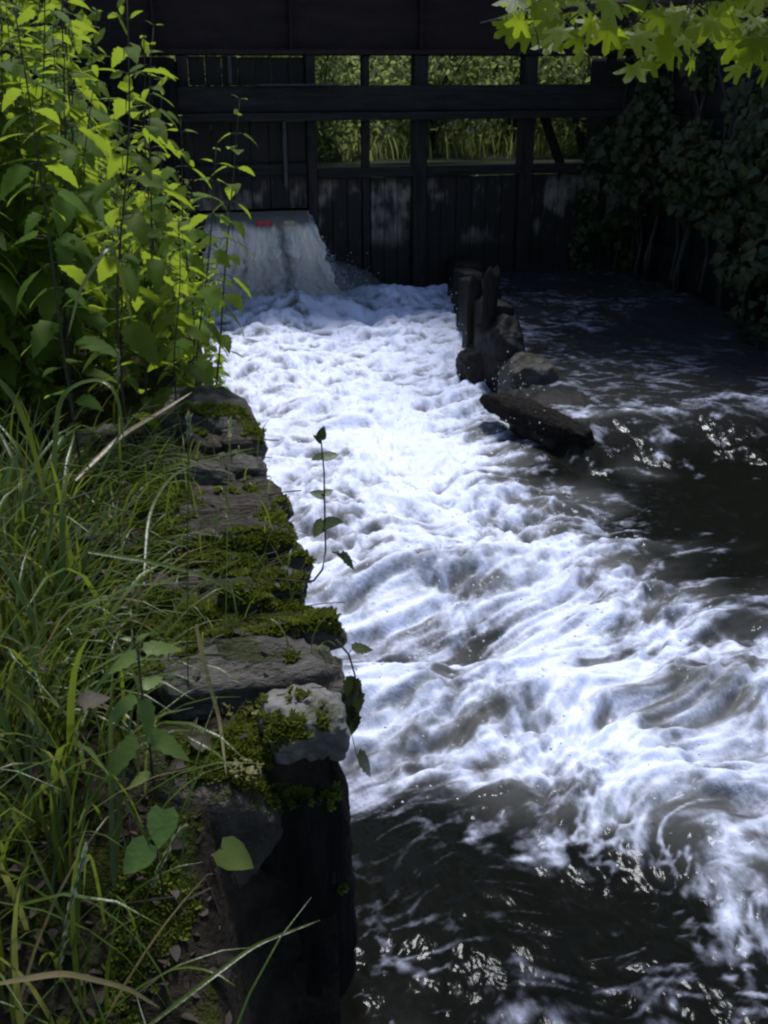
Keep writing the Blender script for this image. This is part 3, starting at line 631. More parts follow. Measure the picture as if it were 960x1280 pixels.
gm.add(*grass_patch(240, lambda: next(q for q in iter(gp1, None) if q[1] < 2.7), (.38, .66), (.008, .016), (.8, 2.3), (0, .35)))
def gp4():
    while True:
        x = random.uniform(-.30, .30); y = random.uniform(1.9, 3.3)
        if x < .1 or random.random() < .35: return x, y
v4 = []
while len(v4) < 320:
    x, y = gp4(); p, nr, nm = drop(x, y)
    if nm != 'water' and nr[2] > .4: v4.append(p-np.array([0, 0, .004]))
gm.add(*blade_strip(np.array(v4), RNG.uniform(.04, .17, 320), RNG.uniform(0, 6.28, 320), RNG.uniform(0, .7, 320), RNG.uniform(.3, 1.6, 320), RNG.uniform(.002, .0045, 320)))
def gp2(): return random.uniform(-.75, -.02), random.uniform(.75, 1.6)
gm.add(*grass_patch(200, gp2, (.15, .5), (.003, .006), (.3, 1.6), (.1, .8)))
def gp3(): return random.uniform(-2.2, -.0), random.uniform(3.4, 8)
gm.add(*grass_patch(380, gp3, (.3, .8), (.006, .012)))
tag(gm.build('grass', M['grass']), kind='stuff')
def oval_leaf(teeth=True, w=.30, droop=.28):
    mid = [(0, i/5, -droop*(i/5)**2) for i in range(6)]; V = list(mid); Fc = []
    for sgn in (1, -1):
        b = len(V)
        for j in range(11):
            s_ = j/10; ww = w*(math.sin(PI*min(1, s_**.62)))**.8*(1-.12*s_) if 0 < j < 10 else 0
            if teeth and j % 2 == 0: ww *= .78
            yy = s_-(.03 if teeth and j % 2 else 0)
            V.append((sgn*ww, yy, -droop*s_**2+.22*ww-.35*ww*ww))
        for i in range(5):
            f = (i, b+2*i, b+2*i+1, b+2*i+2, i+1)
            Fc.append(f[::-1] if sgn < 0 else f)
    return np.array(V, float), Fc
NET = oval_leaf()
def nettle_proto(h, npair, lsz, seed, spread=1.0, lean=.05):
    rs = random.Random(seed); st = MB(); lf = MB()
    n = 14; tt = np.linspace(0, 1, n); la = rs.uniform(0, 6.28)
    P = np.stack([math.cos(la)*lean*h*tt**2+.01*np.sin(tt*9+seed), math.sin(la)*lean*h*tt**2+.01*np.cos(tt*7+seed), h*tt], 1)
    st.tube(P, np.linspace(.0042, .0014, n)*(.8+.3*h), 5)
    LP, LD, LN, LS = [], [], [], []
    for k in range(npair):
        s_ = .16+.84*(k/(npair-1))**.85; p = np.array([np.interp(s_, tt, P[:, i]) for i in range(3)])
        size = lsz*(.75+.5*rs.random())*(1-.72*max(0, (s_-.72)/.28)**1.4)*(.8 if s_ < .3 else 1)
        for j in range(2):
            a = k*PI/2+j*PI+rs.uniform(-.35, .35)+seed; up = rs.uniform(-.35, .35)+(.7 if s_ > .93 else 0)
            d = np.array([math.cos(a), math.sin(a), up]); d /= np.linalg.norm(d)
            pl = size*.35*spread
            st.tube([p, p+d*pl*.5+np.array([0, 0, .004]), p+d*pl], [.0014, .0011, .0009], 4)
            LP.append(p+d*pl); LD.append(d+np.array([0, 0, rs.uniform(-.55, -.05)])); LN.append((rs.gauss(0, .3), rs.gauss(0, .3), 1)); LS.append((size*rs.uniform(.85, 1.15), size, size))
            if .4 < s_ < .95 and rs.random() < .4:                        # hanging flower tassels
                e = p+d*.03+np.array([0, 0, -.035]); st.tube([p, p+d*.025, e], [.001, .0016, .0008], 4)
    lf.inst(NET, np.array(LP), frames(np.array(LD), np.array(LN)), np.array(LS), np.array([rs.random() for _ in LP]))
    return st, lf
def nettle_obj(h, npair, lsz, seed, **k):
    st, lf = nettle_proto(h, npair, lsz, seed, **k); root = empty('nettle')
    a = st.build('stem', M['stem'], root); b = lf.build('leaves', M['nettle'], root, smooth=True); return root, [a, b]
protos = [nettle_obj(h, n, l, i+1) for i, (h, n, l) in enumerate([(1.30, 16, .112), (1.12, 15, .12), (1.42, 18, .108), (.95, 13, .125), (1.2, 15, .115)])]
# the nettles that stand out, placed where the photograph shows their tops and feet
named = [((262, 178), 3.62, .13, 4, 'shorter nettle leaning over the water between the two slim outer nettles'),
         ((222, 265), 3.45, .06, 3, 'low broad leaved nettle at the foot of the slim outer nettles, above the rounded boulder'),
         ((305, 118), 3.75, .20, 0, 'nettle leaning out furthest over the water, its tip against the dark raised gate'),
         ((238, 140), 3.9, .15, 1, 'upright nettle just left of the leaning one, beside the top of the waterfall'),
         ((168, 22), 3.5, -.02, 2, 'tall nettle whose tip rises to the rusty girder'),
         ((128, -20), 3.3, -.10, 0, 'tall nettle with dark bare stem, second of the tall stems from the left'),
         ((190, 40), 4.3, .02, 4, 'tall nettle reaching up in front of the stone abutment beside the raised gate'),
         ((100, 5), 4.4, -.3, 2, 'tall leafy nettle behind the dark bare stem, touching the girder'),
         ((70, 60), 3.7, -.35, 1, 'nettle between the two tall dark stems at the left'),
         ((205, 95), 4.6, .05, 0, 'slim nettle just right of the tallest tips, before the abutment'),
         ((40, -30), 3.0, -.22, 2, 'tall nettle with thick dark stem at the left edge of the view')]
used = set(); NG = 'stinging nettles on the left bank'
def put(i, loc, rot, sc, label):
    r, kids = protos[i]
    if i not in used:
        used.add(i); r.location = loc; r.rotation_euler = rot; r.scale = (sc,)*3; o = r
    else: o = copy_tree(r, kids, loc, rot, sc)
    o.rotation_mode = 'ZYX'
    return tag(o, label, 'nettle', NG)
PH = [1.30, 1.12, 1.42, .95, 1.2]
for (px, py), yy, xb, i, lab in named:
    tp = aty(px, py, yy); zb_ = float(zb(xb, yy)); hgt = tp[2]-zb_; lx = tp[0]-xb
    put(i, (xb, yy, zb_-.02), (0, math.atan2(lx, hgt), random.uniform(0, 6)), math.hypot(hgt, lx)/PH[i], lab)
N_LAB = 'leafy green stinging nettle in the dense stand on the left bank'
for k in range(34):
    y = random.uniform(3.6, 5.2); x = random.uniform(-.42-.13*y, -.18)
    put(random.choice((0, 2, 4)), (x, y, float(zb(x, y))-.03), (random.gauss(0, .07), random.gauss(.02, .07), random.uniform(0, 6.28)), random.uniform(1.05, 1.25), N_LAB)
cnt = 0
while cnt < 118:
    y = 3.3+5*random.random()**1.6; x = random.uniform(-.35-.14*y, .14)
    if y < 4.0 and x > -.2-.5*(4.0-y): continue
    i = random.randrange(5); sc = random.uniform(.72, 1.12)*(1 if y < 6 else .95)
    if x > -.15: sc *= .66
    elif x < -.45: sc *= 1.12
    put(i, (x, y, float(zb(x, y))-.03), (random.gauss(0, .10), random.gauss(.03, .10), random.uniform(0, 6.28)), sc, N_LAB); cnt += 1
# low herb layer at the foot of the nettles
for k in range(95):
    y = random.uniform(3.3, 4.6) if k < 40 else random.uniform(3.9, 9.0); x = random.uniform(-1.0, .12) if k < 40 else random.uniform(-.05, .30)+.012*y
    if y < 3.8 and x > -.3: continue
    put(3, (x, y, float(zb(x, y))-.02), (random.gauss(0, .2), random.gauss(.0, .2), random.uniform(0, 6.28)), random.uniform(.3, .6), 'short leafy nettle in the shade below the tall stand on the left bank')
# small plants in front, each its own
def sprig(name, base, pts, leaves, mat, label, cat, stem_r=.0016, smat='stem', T=NET):
    """stem through pts, leaves = (point, direction, normal, size)"""
    r = empty(name, base); bpy.context.view_layer.update()
    st = MB(); P = np.array(pts); st.tube(P, np.linspace(stem_r*1.5, stem_r*.8, len(P)), 6); lf = MB()
    for p, d, n_, s_ in leaves:
        p = np.array(p); q = P[np.argmin(np.linalg.norm(P-p, axis=1))]
        if np.linalg.norm(q-p) > .004: st.tube([q, (p+q)/2+np.array([0, 0, .003]), p], stem_r*.6, 5)
    lf.inst(T, np.array([l[0] for l in leaves]), frames(np.array([l[1] for l in leaves], float), np.array([l[2] for l in leaves], float)), np.array([l[3] for l in leaves], float))
    adopt(st.build('stem', M[smat]), r); adopt(lf.build('leaves', M[mat]), r); return tag(r, label, cat)
def pix(px, py, y): return aty(px, py, y)
def along(p, q): return np.array(q)-np.array(p)
def leaf_px(p, q, y, dy=-.0, nrm=(0, -.5, 1), k=1.0):
    a = pix(*p, y); b = pix(*q, y+dy); return (a, b-a, nrm, np.linalg.norm(b-a)*k)
y = 1.52
sprig('nettle_seedling', pix(195, 1000, y), [pix(195, 1000, y), pix(188, 940, y), pix(178, 870, y), pix(172, 815, y), pix(165, 796, y)],
      [leaf_px((180, 872), (188, 918), y, -.03, k=1.15), leaf_px((170, 870), (128, 905), y, -.02), leaf_px((182, 915), (243, 948), y, -.02), leaf_px((170, 922), (128, 978), y, -.03),
       leaf_px((175, 818), (125, 838), y, .03), leaf_px((178, 812), (232, 806), y, .02), leaf_px((168, 800), (150, 796), y, 0), leaf_px((170, 800), (185, 790), y, 0), leaf_px((188, 965), (158, 985), y, -.02), leaf_px((178, 862), (205, 840), y, .04)],
      'lime', 'pale green nettle seedling with pointed leaves growing beside the grey stones', 'seedling', T=oval_leaf(True, .235, .2))
HEART = (np.array([(0, 0, 0), (.24, -.1, .02), (.40, .12, .04), (.38, .42, .03), (.2, .75, 0), (0, 1, -.08), (-.2, .75, 0), (-.38, .42, .03), (-.40, .12, .04), (-.24, -.1, .02), (0, .45, -.03)], float),
         [(0, 1, 2, 3, 10), (10, 3, 4, 5), (10, 5, 6, 7), (10, 7, 8, 9, 0)])
y = 1.36
sprig('herb_seedling', pix(205, 1120, y), [pix(205, 1120, y), pix(200, 1090, y), pix(195, 1045, y)],
      [leaf_px((205, 1012), (198, 1062), y, -.03, (0, -1, .6), 1.0), leaf_px((185, 1055), (152, 1096), y, -.02, (0, -.8, .8), .95)], 'lime', 'small seedling with two rounded heart shaped leaves on the dark soil', 'seedling', T=HEART)
sprig('herb_seedling', pix(300, 1130, y+.05), [pix(300, 1110, y+.05), pix(290, 1085, y+.05), pix(278, 1062, y+.05)],
      [leaf_px((276, 1060), (316, 1084), y+.05, -.02, (0, -.8, .8), 1.05)], 'lime', 'single broad yellow green leaf at the edge of the dark hollow', 'seedling', T=HEART)
y = 2.36
sprig('sapling', pix(402, 718, y), [pix(372, 728, y), pix(392, 726, y), pix(403, 712, y), pix(407, 688, y), pix(406, 640, y), pix(405, 590, y), pix(401, 545, y)],
      [leaf_px((405, 655), (424, 652), y, -.02, k=1.3), leaf_px((405, 652), (394, 668), y, -.02, k=1.2), leaf_px((404, 572), (421, 568), y, 0, k=1.2), leaf_px((403, 570), (391, 574), y, 0, k=1.2), leaf_px((401, 548), (404, 536), y, 0, k=1.3),
       leaf_px((401, 552), (393, 545), y, 0, k=1.2), leaf_px((405, 618), (416, 612), y, .01, k=1.1), leaf_px((405, 620), (384, 614), y, .01, k=.9)], 'ivy', 'thin dark stemmed sapling standing at the wall edge against the foam', 'sapling', .0022, T=HEART)
y = 1.78
sprig('trailing_plant', pix(424, 830, y), [pix(420, 800, y), pix(436, 818, y), pix(444, 845, y), pix(440, 880, y), pix(436, 905, y)],
      [leaf_px((440, 812), (470, 806), y, .02), leaf_px((442, 845), (432, 880), y), leaf_px((441, 862), (452, 905), y), leaf_px((438, 880), (430, 912), y), leaf_px((443, 850), (456, 872), y), leaf_px((440, 890), (444, 925), y), leaf_px((446, 945), (476, 968), y, .02)],
      'ivy', 'dark trailing plant hanging off the wall edge over the water', 'plant', .0016)
y = 2.05
sprig('trailing_plant', pix(420, 690, 2.3), [pix(415, 690, 2.3), pix(432, 694, 2.3), pix(445, 704, 2.3)], [leaf_px((425, 692), (449, 710), 2.3), leaf_px((420, 690), (430, 698), 2.3)], 'ivy', 'tiny dark drooping leaf beside the thin sapling', 'plant', .0012)
# sedum clumps on the pale stones
def sedum(px, py, n, r, label, mat='sedum'):
    p, _, _ = drop(*at(px, py, .9)[:2]); root = empty('stonecrop', p); bpy.context.view_layer.update(); st = MB(); LP, LD, LN = [], [], []
    for k in range(n):
        a = random.uniform(0, 6.28); rr = r*math.sqrt(random.random()); q = p+np.array([rr*math.cos(a), rr*math.sin(a), -.005]); h = random.uniform(.015, .035); tq = q+np.array([random.gauss(0, .006), random.gauss(0, .006), h])
        st.tube([q, (q+tq)/2, tq], .0012, 4)
        for j in range(9):
            b = random.uniform(0, 6.28); e = random.uniform(-.2, 1.2); LP.append(q+(tq-q)*(.5+.5*j/8)); LD.append((math.cos(b), math.sin(b), e)); LN.append((random.gauss(0, .4), random.gauss(0, .4), 1))
    lf = MB(); lf.inst(oval_leaf(False, .34, .05), np.array(LP), frames(np.array(LD), np.array(LN)), RNG.uniform(.007, .014, len(LP)))
    adopt(st.build('stem', M['stem']), root); adopt(lf.build('leaves', M[mat]), root); return tag(root, label, 'stonecrop', 'stonecrop on the wall')
sedum(308, 922, 12, .03, 'yellowish stonecrop rosettes at the brink of the dark end face'); sedum(352, 962, 8, .025, 'green stonecrop tuft hanging just below the pale corner stone', 'moss')
sedum(300, 850, 9, .035, 'small yellow stonecrop beside the grey stone'); sedum(370, 865, 6, .02, 'green stonecrop growing left of the pale corner stone', 'moss')
# tall single grass stalks with seed heads
def stalk(b, tpx, yb, yt, label, head=.25, width=.0012):
    a = pix(*b, yb); c = pix(*tpx, yt); r = empty('grass_stalk', a); bpy.context.view_layer.update()
    mid = (a+c)/2+np.array([0, 0, .04]); tt = np.linspace(0, 1, 16)[:, None]; P = (1-tt)**2*a+2*tt*(1-tt)*mid+tt**2*c
    m = MB(); m.tube(P, width, 5); adopt(m.build('stem', M['grass']), r)
    h = MB(); k0 = int(16*(1-head)); LP, LD = [], []
    for k in range(60):
        s_ = random.uniform(1-head, 1); q = np.array([np.interp(s_, tt[:, 0], P[:, i]) for i in range(3)]); d = P[-1]-P[-4]; d = d/np.linalg.norm(d)
        LP.append(q); LD.append(d+RNG.normal(0, .28, 3))
    h.inst(oval_leaf(False, .22, .05), np.array(LP), frames(np.array(LD), RNG.normal(0, 1, (60, 3))), RNG.uniform(.008, .014, 60)); adopt(h.build('seed_head', M['seed']), r)
    return tag(r, label, 'grass stalk', 'seeding grass stalks')
stalk((165, 1180), (228, 1035), 1.2, 1.2, 'pale seeding grass stalk leaning right over the dark soil', .6)
stalk((60, 1290), (108, 1060), 1.05, 1.15, 'thin seeding grass stalk at the lower left, rising past the litter', .7)
stalk((282, 800), (288, 525), 1.9, 2.3, 'upright pale grass stalk before the mossy brown slabs', .12)
stalk((150, 700), (148, 440), 2.4, 2.5, 'thin straight grass stalk in front of the dark hollow', .15); stalk((235, 860), (236, 520), 1.75, 1.9, 'tall upright grass stalk beside the layered slabs', .1)
# big arching blades that read on their own
def big_blade(pts, wd, label, mat='grass'):
    P = np.array([pix(a, b, c) for a, b, c in pts]); tt = np.linspace(0, 1, len(P)); s_ = np.linspace(0, 1, 22)
    C = np.stack([np.interp(s_, tt, P[:, i]) for i in range(3)], 1)
    for _ in range(3): C[1:-1] = (C[:-2]+2*C[1:-1]+C[2:])/4
    T = np.gradient(C, axis=0); X_ = np.cross(T, [0, -.6, 1]); X_ /= np.linalg.norm(X_, axis=1)[:, None]+1e-9
    w_ = wd*.5*np.sqrt(np.clip(1-s_**2, .003, 1))*(.5+.5*np.minimum(s_*5, 1)); V = np.stack([C+X_*w_[:, None], C-np.array([0, 0, 1])*w_[:, None]*.4, C-X_*w_[:, None]], 1).reshape(-1, 3)
    f = [(3*i, 3*i+1, 3*i+4, 3*i+3) for i in range(21)]+[(3*i+1, 3*i+2, 3*i+5, 3*i+4) for i in range(21)]
    m = MB(); m.addf(V, f); return tag(m.build('long_grass', M[mat]), label, 'grass blade', 'long single grass blades')
big_blade([(60, 700, 2.2), (68, 600, 2.25), (70, 500, 2.3), (95, 478, 2.3), (130, 472, 2.28), (150, 495, 2.25), (155, 560, 2.2)], .012, 'long arching grass blade bent into a hook at the left')
big_blade([(-5, 470, 2.2), (20, 500, 2.2), (40, 550, 2.2), (55, 620, 2.2)], .014, 'broad drooping grass blade curving in from the left edge')
big_blade([(180, 730, 2.1), (185, 640, 2.3), (215, 590, 2.5), (290, 565, 2.7), (320, 560, 2.75)], .009, 'pale grass blade lying across the brown slabs')
big_blade([(110, 690, 1.9), (180, 700, 1.9), (260, 720, 1.9), (310, 755, 1.9)], .010, 'shiny grass blade lying across the moss')
big_blade([(95, 600, 2.6), (150, 545, 2.75), (200, 515, 2.9), (240, 490, 3.0)], .016, 'broad grey green blade pointing at the dark rounded boulder')
big_blade([(175, 1290, 1.1), (260, 1225, 1.15), (320, 1180, 1.2), (400, 1150, 1.22)], .007, 'long grass blade reaching right across the lower dark hollow')
big_blade([(-5, 1230, 1.0), (80, 1215, 1.05), (160, 1235, 1.1), (200, 1260, 1.1)], .008, 'low arching grass blade across the bottom left litter')
big_blade([(165, 400, 2.9), (140, 300, 2.9), (100, 360, 2.8), (85, 420, 2.7)], .012, 'narrow folded grass blade among the nettle leaves')
big_blade([(245, 780, 1.8), (255, 830, 1.75), (275, 900, 1.7), (283, 970, 1.6)], .009, 'thin grass blade drooping over the brink beside the stonecrop')
big_blade([(10, 850, 1.6), (30, 880, 1.6), (55, 920, 1.55), (70, 935, 1.55)], .016, 'short broad grey green blade at the left edge')
# dead leaves, twigs and litter
def dead_leaf(px, py, z, s_, rot, label):
    p = at(px, py, z); p, nr, _ = drop(p[0], p[1]); Vt = HEART[0].copy(); Vt[:, 2] += .25*np.abs(Vt[:, 0])+.12*np.sin(Vt[:, 1]*5)
    m = MB(); d = np.array([[math.cos(rot), math.sin(rot), .12]]); m.inst((Vt, HEART[1]), np.array([p+np.array([0, 0, .012])]), frames(d, np.array([[0, -.35, 1.]])), np.array([s_])); return tag(m.build('dead_leaf', M['dead']), label, 'leaf', 'dead leaves on the bank')
dead_leaf(258, 948, .84, .045, 2.2, 'curled grey brown dead leaf under the nettle seedling'); dead_leaf(232, 985, .8, .03, 3.6, 'smaller torn dead leaf at the brink, just below the curled one')
dead_leaf(70, 720, .86, .03, 1.0, 'pale dead leaf caught in the grass at the left'); dead_leaf(140, 1170, .55, .05, .5, 'brown dead leaf on the dark soil between the grass stalks')
lt = MB(); P = []; 
for k in range(800):
    x, y = random.uniform(-.7, .08), random.uniform(.75, 1.7); P.append((x, y, float(zb(x, y))+.006))
P = np.array(P); a = RNG.uniform(0, 6.28, len(P)); lt.inst(oval_leaf(False, .3, .15), P, frames(np.stack([np.cos(a), np.sin(a), RNG.normal(0, .3, len(P))], 1), np.stack([RNG.normal(0, .5, len(P)), RNG.normal(0, .5, len(P)), np.ones(len(P))], 1)), RNG.uniform(.014, .034, len(P)))
for k in range(170):
    x, y = random.uniform(-.7, .1), random.uniform(.75, 2.3); z_ = float(zb(x, y)); b = random.uniform(0, 6.28); l_ = random.uniform(.04, .22); lt.tube([(x, y, z_+.008), (x+.5*l_*math.cos(b), y+.5*l_*math.sin(b), z_+.02), (x+l_*math.cos(b+.2), y+l_*math.sin(b+.2), float(zb(x+l_*math.cos(b), y+l_*math.sin(b)))+.008)], random.uniform(.001, .0028), 5)
P = []
for k in range(230):
    p, nr, nm = drop(random.uniform(-.33, .33), random.uniform(1.6, 3.4))
    if nm != 'water' and nr[2] > .4: P.append(p+np.array([0, 0, .004]))
P = np.array(P); a = RNG.uniform(0, 6.28, len(P)); lt.inst(oval_leaf(False, .28, .1), P, frames(np.stack([np.cos(a), np.sin(a), RNG.normal(0, .25, len(P))], 1), np.stack([RNG.normal(0, .4, len(P)), RNG.normal(0, .4, len(P)), np.ones(len(P))], 1)), RNG.uniform(.008, .026, len(P)))
for k in range(120):
    p, nr, nm = drop(random.uniform(-.33, .32), random.uniform(1.65, 3.4))
    if nm == 'water' or nr[2] < .5: continue
    b = random.gauss(0, .5); l_ = random.uniform(.03, .13); p = p+np.array([0, 0, .006]); lt.tube([p, p+np.array([.5*l_*math.cos(b), .5*l_*math.sin(b), .008]), p+np.array([l_*math.cos(b+.2), l_*math.sin(b+.2), .002])], random.uniform(.0008, .002), 4)
tag(lt.build('leaf_litter', M['dead']), kind='stuff')
# ------------------------------------------------------------------ trees
lob = []
for a, r in ((-168, .42), (-130, .18), (-118, .62), (-95, .33), (-62, .50), (-48, .86), (-34, .80), (-22, .42), (-10, .84), (0, 1.0), (10, .84), (22, .42), (34, .80), (48, .86), (62, .50), (95, .33), (118, .62), (130, .18), (168, .42)):
    lob.append((r*math.sin(math.radians(a))*.9, .34+r*math.cos(math.radians(a))*.72, -.10*r*r))
MAP = (np.array([(0, .34, .04)]+lob), [(0, i+1, i+2, i+3) for i in range(0, 18, 2)]+[(0, 19, 1)])
SMP = (np.array([(0, 0, 0), (.3, .3, .04), (.22, .75, 0), (0, 1, -.06), (-.22, .75, 0), (-.3, .3, .04)], float), [(0, 1, 2, 3), (0, 3, 4, 5)])
def tree(name, base, h, limbs, nleaf, T, lsz, leafm, label, spread=.5, r0=.2, clump=None):
    root = empty(name, base); bpy.context.view_layer.update(); tk = MB(); n = 12; tt = np.linspace(0, 1, n)
    P = np.stack([base[0]+.15*np.sin(tt*4), base[1]+.12*np.cos(tt*3)-.12, base[2]-.3+(h+.3)*tt], 1); tk.tube(P, r0*(1-.7*tt)+.25*r0*np.exp(-tt*12), 10)
    adopt(tk.build('trunk', M['bark']), root); ends = []
    for (ex, ey, ez, s0) in limbs:
        p0 = np.array([np.interp(s0, tt, P[:, i]) for i in range(3)]); e = np.array([ex, ey, ez]); m1 = (p0+e)/2+np.array([0, 0, .25*np.linalg.norm(e-p0)*.5]); b = MB(); q = np.linspace(0, 1, 10)[:, None]
        C = (1-q)**2*p0+2*q*(1-q)*m1+q*q*e; b.tube(C, np.linspace(r0*.34, .012, 10), 7)
        for k in range(7):
            s_ = random.uniform(.45, 1); c = np.array([np.interp(s_, q[:, 0], C[:, i]) for i in range(3)]); f = c+RNG.normal(0, spread*.8, 3)*np.array([1, 1, .6]); b.tube([c, (c+f)/2+np.array([0, 0, .05]), f], [.014, .009, .004], 5); ends.append(f)
        ends.append(e); adopt(b.build('limb', M['bark']), root)
    ends = np.array(ends); k = RNG.integers(0, len(ends), nleaf); c = ends[k]+np.clip(RNG.normal(0, spread*.42, (nleaf, 3)), -1.2*spread, 1.2*spread)*np.array([1, 1, .62])
    if clump is not None: c = c[clump(c)]
    n2 = len(c); D = RNG.normal(0, 1, (n2, 3)); D[:, 2] -= .4; Nn = RNG.normal(0, .55, (n2, 3)); Nn[:, 2] += 1
    lf = MB(); lf.inst(T, c, frames(D, Nn), RNG.uniform(*lsz, n2)); adopt(lf.build('crown', M[leafm], smooth=False), root); return tag(root, label, 'tree')
# the maple whose low twigs hang into the view; its crown shades the near bank
limbs = [(-2.6, .2, 5.2, .8), (-.2, .6, 4.2, .65), (.1, 2.0, 5.2, .9), (1.6, -.6, 5.0, .8), (2.8, .2, 5.6, .85), (2.4, -1.6, 4.6, .7), (-.8, -1.4, 5.0, .8), (3.6, -.6, 4.4, .6)]
mp = tree('maple_tree', (3.9, .1, .5), 5.2, limbs, 4200, MAP, (.08, .13), 'maple', 'maple tree whose low bright green leaves hang into the top right of the view', .62, .17)
# the low visible branch, built leaf by leaf
m = MB(); tw = [np.array([3.6, .35, 3.0]), pix(1150, -60, 2.0), pix(960, -20, 2.3), pix(820, 5, 2.5), pix(720, 8, 2.6), pix(645, 30, 2.65)]
q = np.linspace(0, 1, 40); C = np.stack([np.interp(q, np.linspace(0, 1, 6), [t[i] for t in tw]) for i in range(3)], 1)
for _ in range(6): C[1:-1] = (C[:-2]+2*C[1:-1]+C[2:])/4
m.tube(C, np.linspace(.03, .003, 40), 7); tws = []
for k in range(30):
    c = C[random.randrange(16, 40)]; f = c+np.array([random.uniform(-.08, .12), random.uniform(-.12, .12), random.uniform(-.10, .06)]); m.tube([c, (c+f)/2+np.array([0, 0, .01]), f], [.003, .0022, .0015], 4); tws.append(f)
spots = [(640, 45, 2.6), (665, 20, 2.6), (690, 40, 2.55), (700, 12, 2.7), (722, 52, 2.5), (735, 25, 2.6), (755, 8, 2.6), (775, 30, 2.5), (790, 58, 2.45), (800, 15, 2.6), (815, 40, 2.5), (830, 62, 2.45), (845, 22, 2.5), (862, 45, 2.4), (880, 15, 2.5), (892, 50, 2.4), (905, 28, 2.4), (925, 10, 2.4), (935, 45, 2.3), (950, 75, 2.3), (935, 95, 2.25), (955, 20, 2.3), (970, 60, 2.2), (865, 82, 2.6), (820, 88, 2.7), (660, 50, 2.7), (710, 30, 2.8), (760, 45, 2.8), (855, 5, 2.6), (915, 62, 2.5), (985, 85, 2.2), (990, 30, 2.2), (780, -5, 2.6), (690, -8, 2.7), (840, -12, 2.5), (900, -10, 2.4), (640, 20, 2.7), (655, 2, 2.8)]
P, D, Nn, Sz = [], [], [], []
for px, py, yy in spots:
    for r_ in range(3):
        p = pix(px+random.gauss(0, 5+8*r_), py-22+random.gauss(0, 4+5*r_), yy+random.gauss(0, .05+.1*r_)); P.append(p); D.append((random.gauss(-.35, .5), random.gauss(-.2, .45), random.uniform(-1.0, -.25))); Nn.append((random.gauss(0, .35), -.6+random.gauss(0, .4), .75)); Sz.append(random.uniform(.05, .086))
lf = MB(); lf.inst(MAP, np.array(P), frames(np.array(D), np.array(Nn)), np.array(Sz)); o = adopt(lf.build('foliage', M['maple'], smooth=False), mp); o['label'] = 'bright yellow green low maple leaves'
for p in P:
    c = min(list(C[14:])+tws, key=lambda k_: np.linalg.norm(k_-p)); m.tube([c, (c+p)/2+np.array([0, 0, .012]), p], .0011, 4)
adopt(m.build('limb', M['bark']), mp)
# tree over the right bank and the bridge: shades the dark channel and the ivy
limbs = [(3.4, 9.0, 5.0, .6), (4.6, 8.4, 4.8, .55), (5.6, 9.4, 4.6, .5), (3.3, 11.4, 6.2, .8), (4.2, 12.4, 5.4, .7), (5.6, 12.6, 6.4, .8), (4.5, 10.4, 7.2, 1), (3.7, 10.0, 6.4, .9), (6.6, 10.4, 5.6, .7), (4.9, 7.4, 4.4, .5), (3.9, 7.9, 5.2, .65), (3.5, 13.0, 6.2, .8), (4.4, 9.4, 6.0, .8), (5.3, 8.0, 5.6, .7), (4.0, 11.0, 7.4, .95)]
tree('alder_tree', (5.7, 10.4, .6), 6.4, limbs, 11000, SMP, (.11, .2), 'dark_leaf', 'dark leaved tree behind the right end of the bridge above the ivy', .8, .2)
# sunlit shrubs seen through the sluice openings
SG = 'shrubs beyond the sluice bridge'
sproto = []
for s_ in range(3):
    root = empty('shrub'); st = MB(); ends = []
    for k in range(16):
        a = random.uniform(0, 6.28); r = random.uniform(.2, 1.0); e = np.array([r*math.cos(a), r*math.sin(a), random.uniform(.6, 2.3)]); st.tube([(0.1*math.cos(a), .1*math.sin(a), 0), e*np.array([.4, .4, .55]), e], [.03, .018, .006], 5); ends += [e, e*np.array([.7, .7, .75]), e*np.array([1.1, 1.1, .5])]
    n = 3200; c = np.array(ends)[RNG.integers(0, len(ends), n)]+RNG.normal(0, .2, (n, 3)); c[:, 2] = np.abs(c[:, 2]); D = RNG.normal(0, 1, (n, 3)); Nn = RNG.normal(0, .6, (n, 3)); Nn[:, 2] += .8
    lf = MB(); lf.inst(SMP, c, frames(D, Nn), RNG.uniform(.06, .13, n)); sproto.append((root, [st.build('stem', M['bark'], root), lf.build('leaves', M['shrub'], root, smooth=False)]))
su = set(); k = 0
sp_ = [(2.6, 15.6), (4.2, 15.9), (1.2, 16.0), (2.0, 17.5), (3.2, 18.4), (4.6, 17.8), (5.8, 16.6), (1.0, 18.6), (-.4, 17.2), (6.9, 18.0), (3.9, 20.5), (2.3, 20.8), (5.4, 20.4), (.4, 21.0), (7.6, 20.6), (-1.6, 19.6), (6.2, 14.6), (7.0, 15.8), (-1.2, 15.2)]
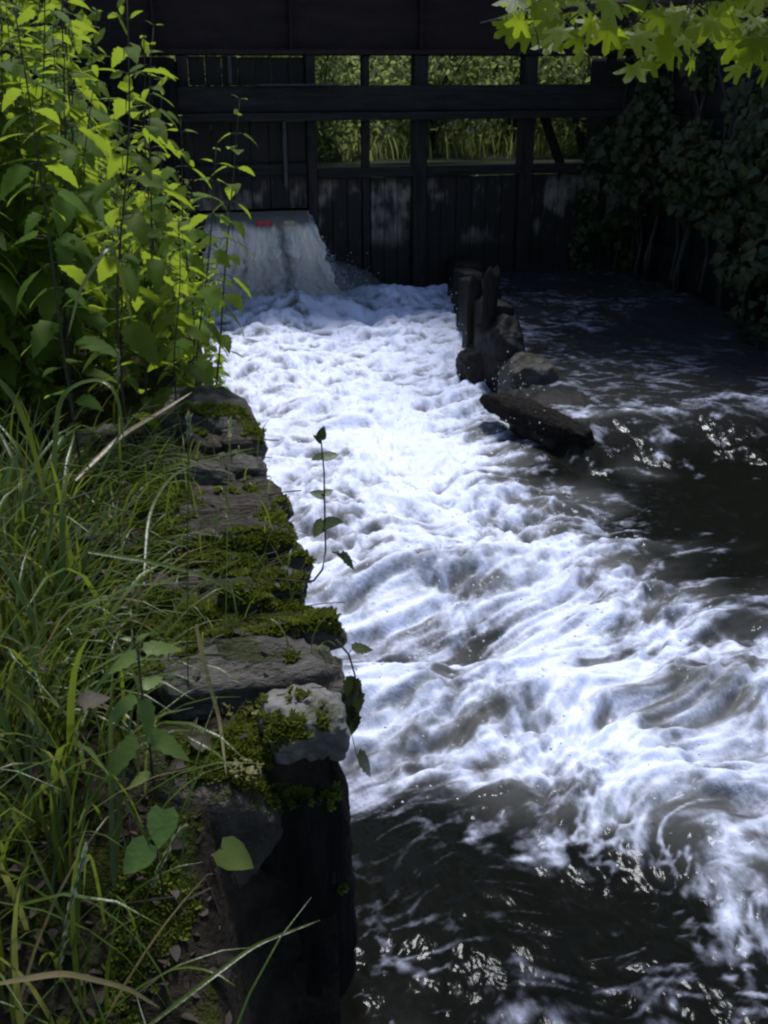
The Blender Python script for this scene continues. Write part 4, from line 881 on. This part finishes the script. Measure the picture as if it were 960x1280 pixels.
for (x, y) in sp_:
    i = k % 3; sc = random.uniform(.85, 1.15)*(1.5 if y > 19.5 else 1.0); loc = (x, y, .75); rot = (0, 0, random.uniform(0, 6)); r, kids = sproto[i]
    if i not in su: su.add(i); r.location = loc; r.rotation_euler = rot; r.scale = (sc,)*3; o = r
    else: o = copy_tree(r, kids, loc, rot, sc)
    tag(o, 'sunlit green shrub seen through the gaps between the bridge timbers', 'shrub', SG); k += 1
for (x, y, sc, lb) in [(-1.15, 6.6, 1.0, 'leafy green bush standing behind the nettles at the left edge'), ]:
    r, kids = sproto[k % 3]; c_ = tag(copy_tree(r, kids, (x, y, .75), (0, 0, k), sc), lb, 'bush'); k += 1
    for q in [o_ for o_ in S.objects if o_.parent == c_ and o_.name.startswith('leaves')]: q.data = q.data.copy(); q.data.materials[0] = M['nettle']
n = 2600; P = np.stack([RNG.uniform(-2, 8, n), RNG.uniform(14.6, 17.6, n), np.full(n, .72)], 1)
rd = MB(); rd.add(*blade_strip(P, RNG.uniform(.2, .5, n), RNG.uniform(0, 6.28, n), RNG.uniform(0, .3, n), RNG.uniform(.1, 1.2, n), RNG.uniform(.014, .03, n), 5))
tag(rd.build('reeds', M['shrub']), kind='stuff')
bk_ = MB(); bk_.box(-8, 12, 14.3, 26, .2, .80); tag(bk_.build('far_bank', M['ground']), kind='structure')
tree('willow_tree', (2.6, 23.5, .7), 6.5, [(random.uniform(-.8, 6.2), random.uniform(21.8, 25), random.uniform(2.4, 6.8), random.uniform(.3, 1)) for _ in range(15)], 9000, SMP, (.14, .26), 'shrub', 'tall green tree filling the gaps far behind the bridge', 1.1, .22)
tree('willow_tree', (-3.2, 24, .7), 6.5, [(random.uniform(-6.8, -.2), random.uniform(22, 26), random.uniform(2.4, 6.8), random.uniform(.3, 1)) for _ in range(11)], 6000, SMP, (.14, .26), 'shrub', 'tall green tree behind the left end of the bridge', 1.1, .22)
tree('willow_tree', (8.6, 23, .7), 6.5, [(random.uniform(5.6, 11.5), random.uniform(21, 25), random.uniform(2.4, 6.8), random.uniform(.3, 1)) for _ in range(11)], 6000, SMP, (.14, .26), 'shrub', 'tall green tree behind the right end of the bridge', 1.1, .22)
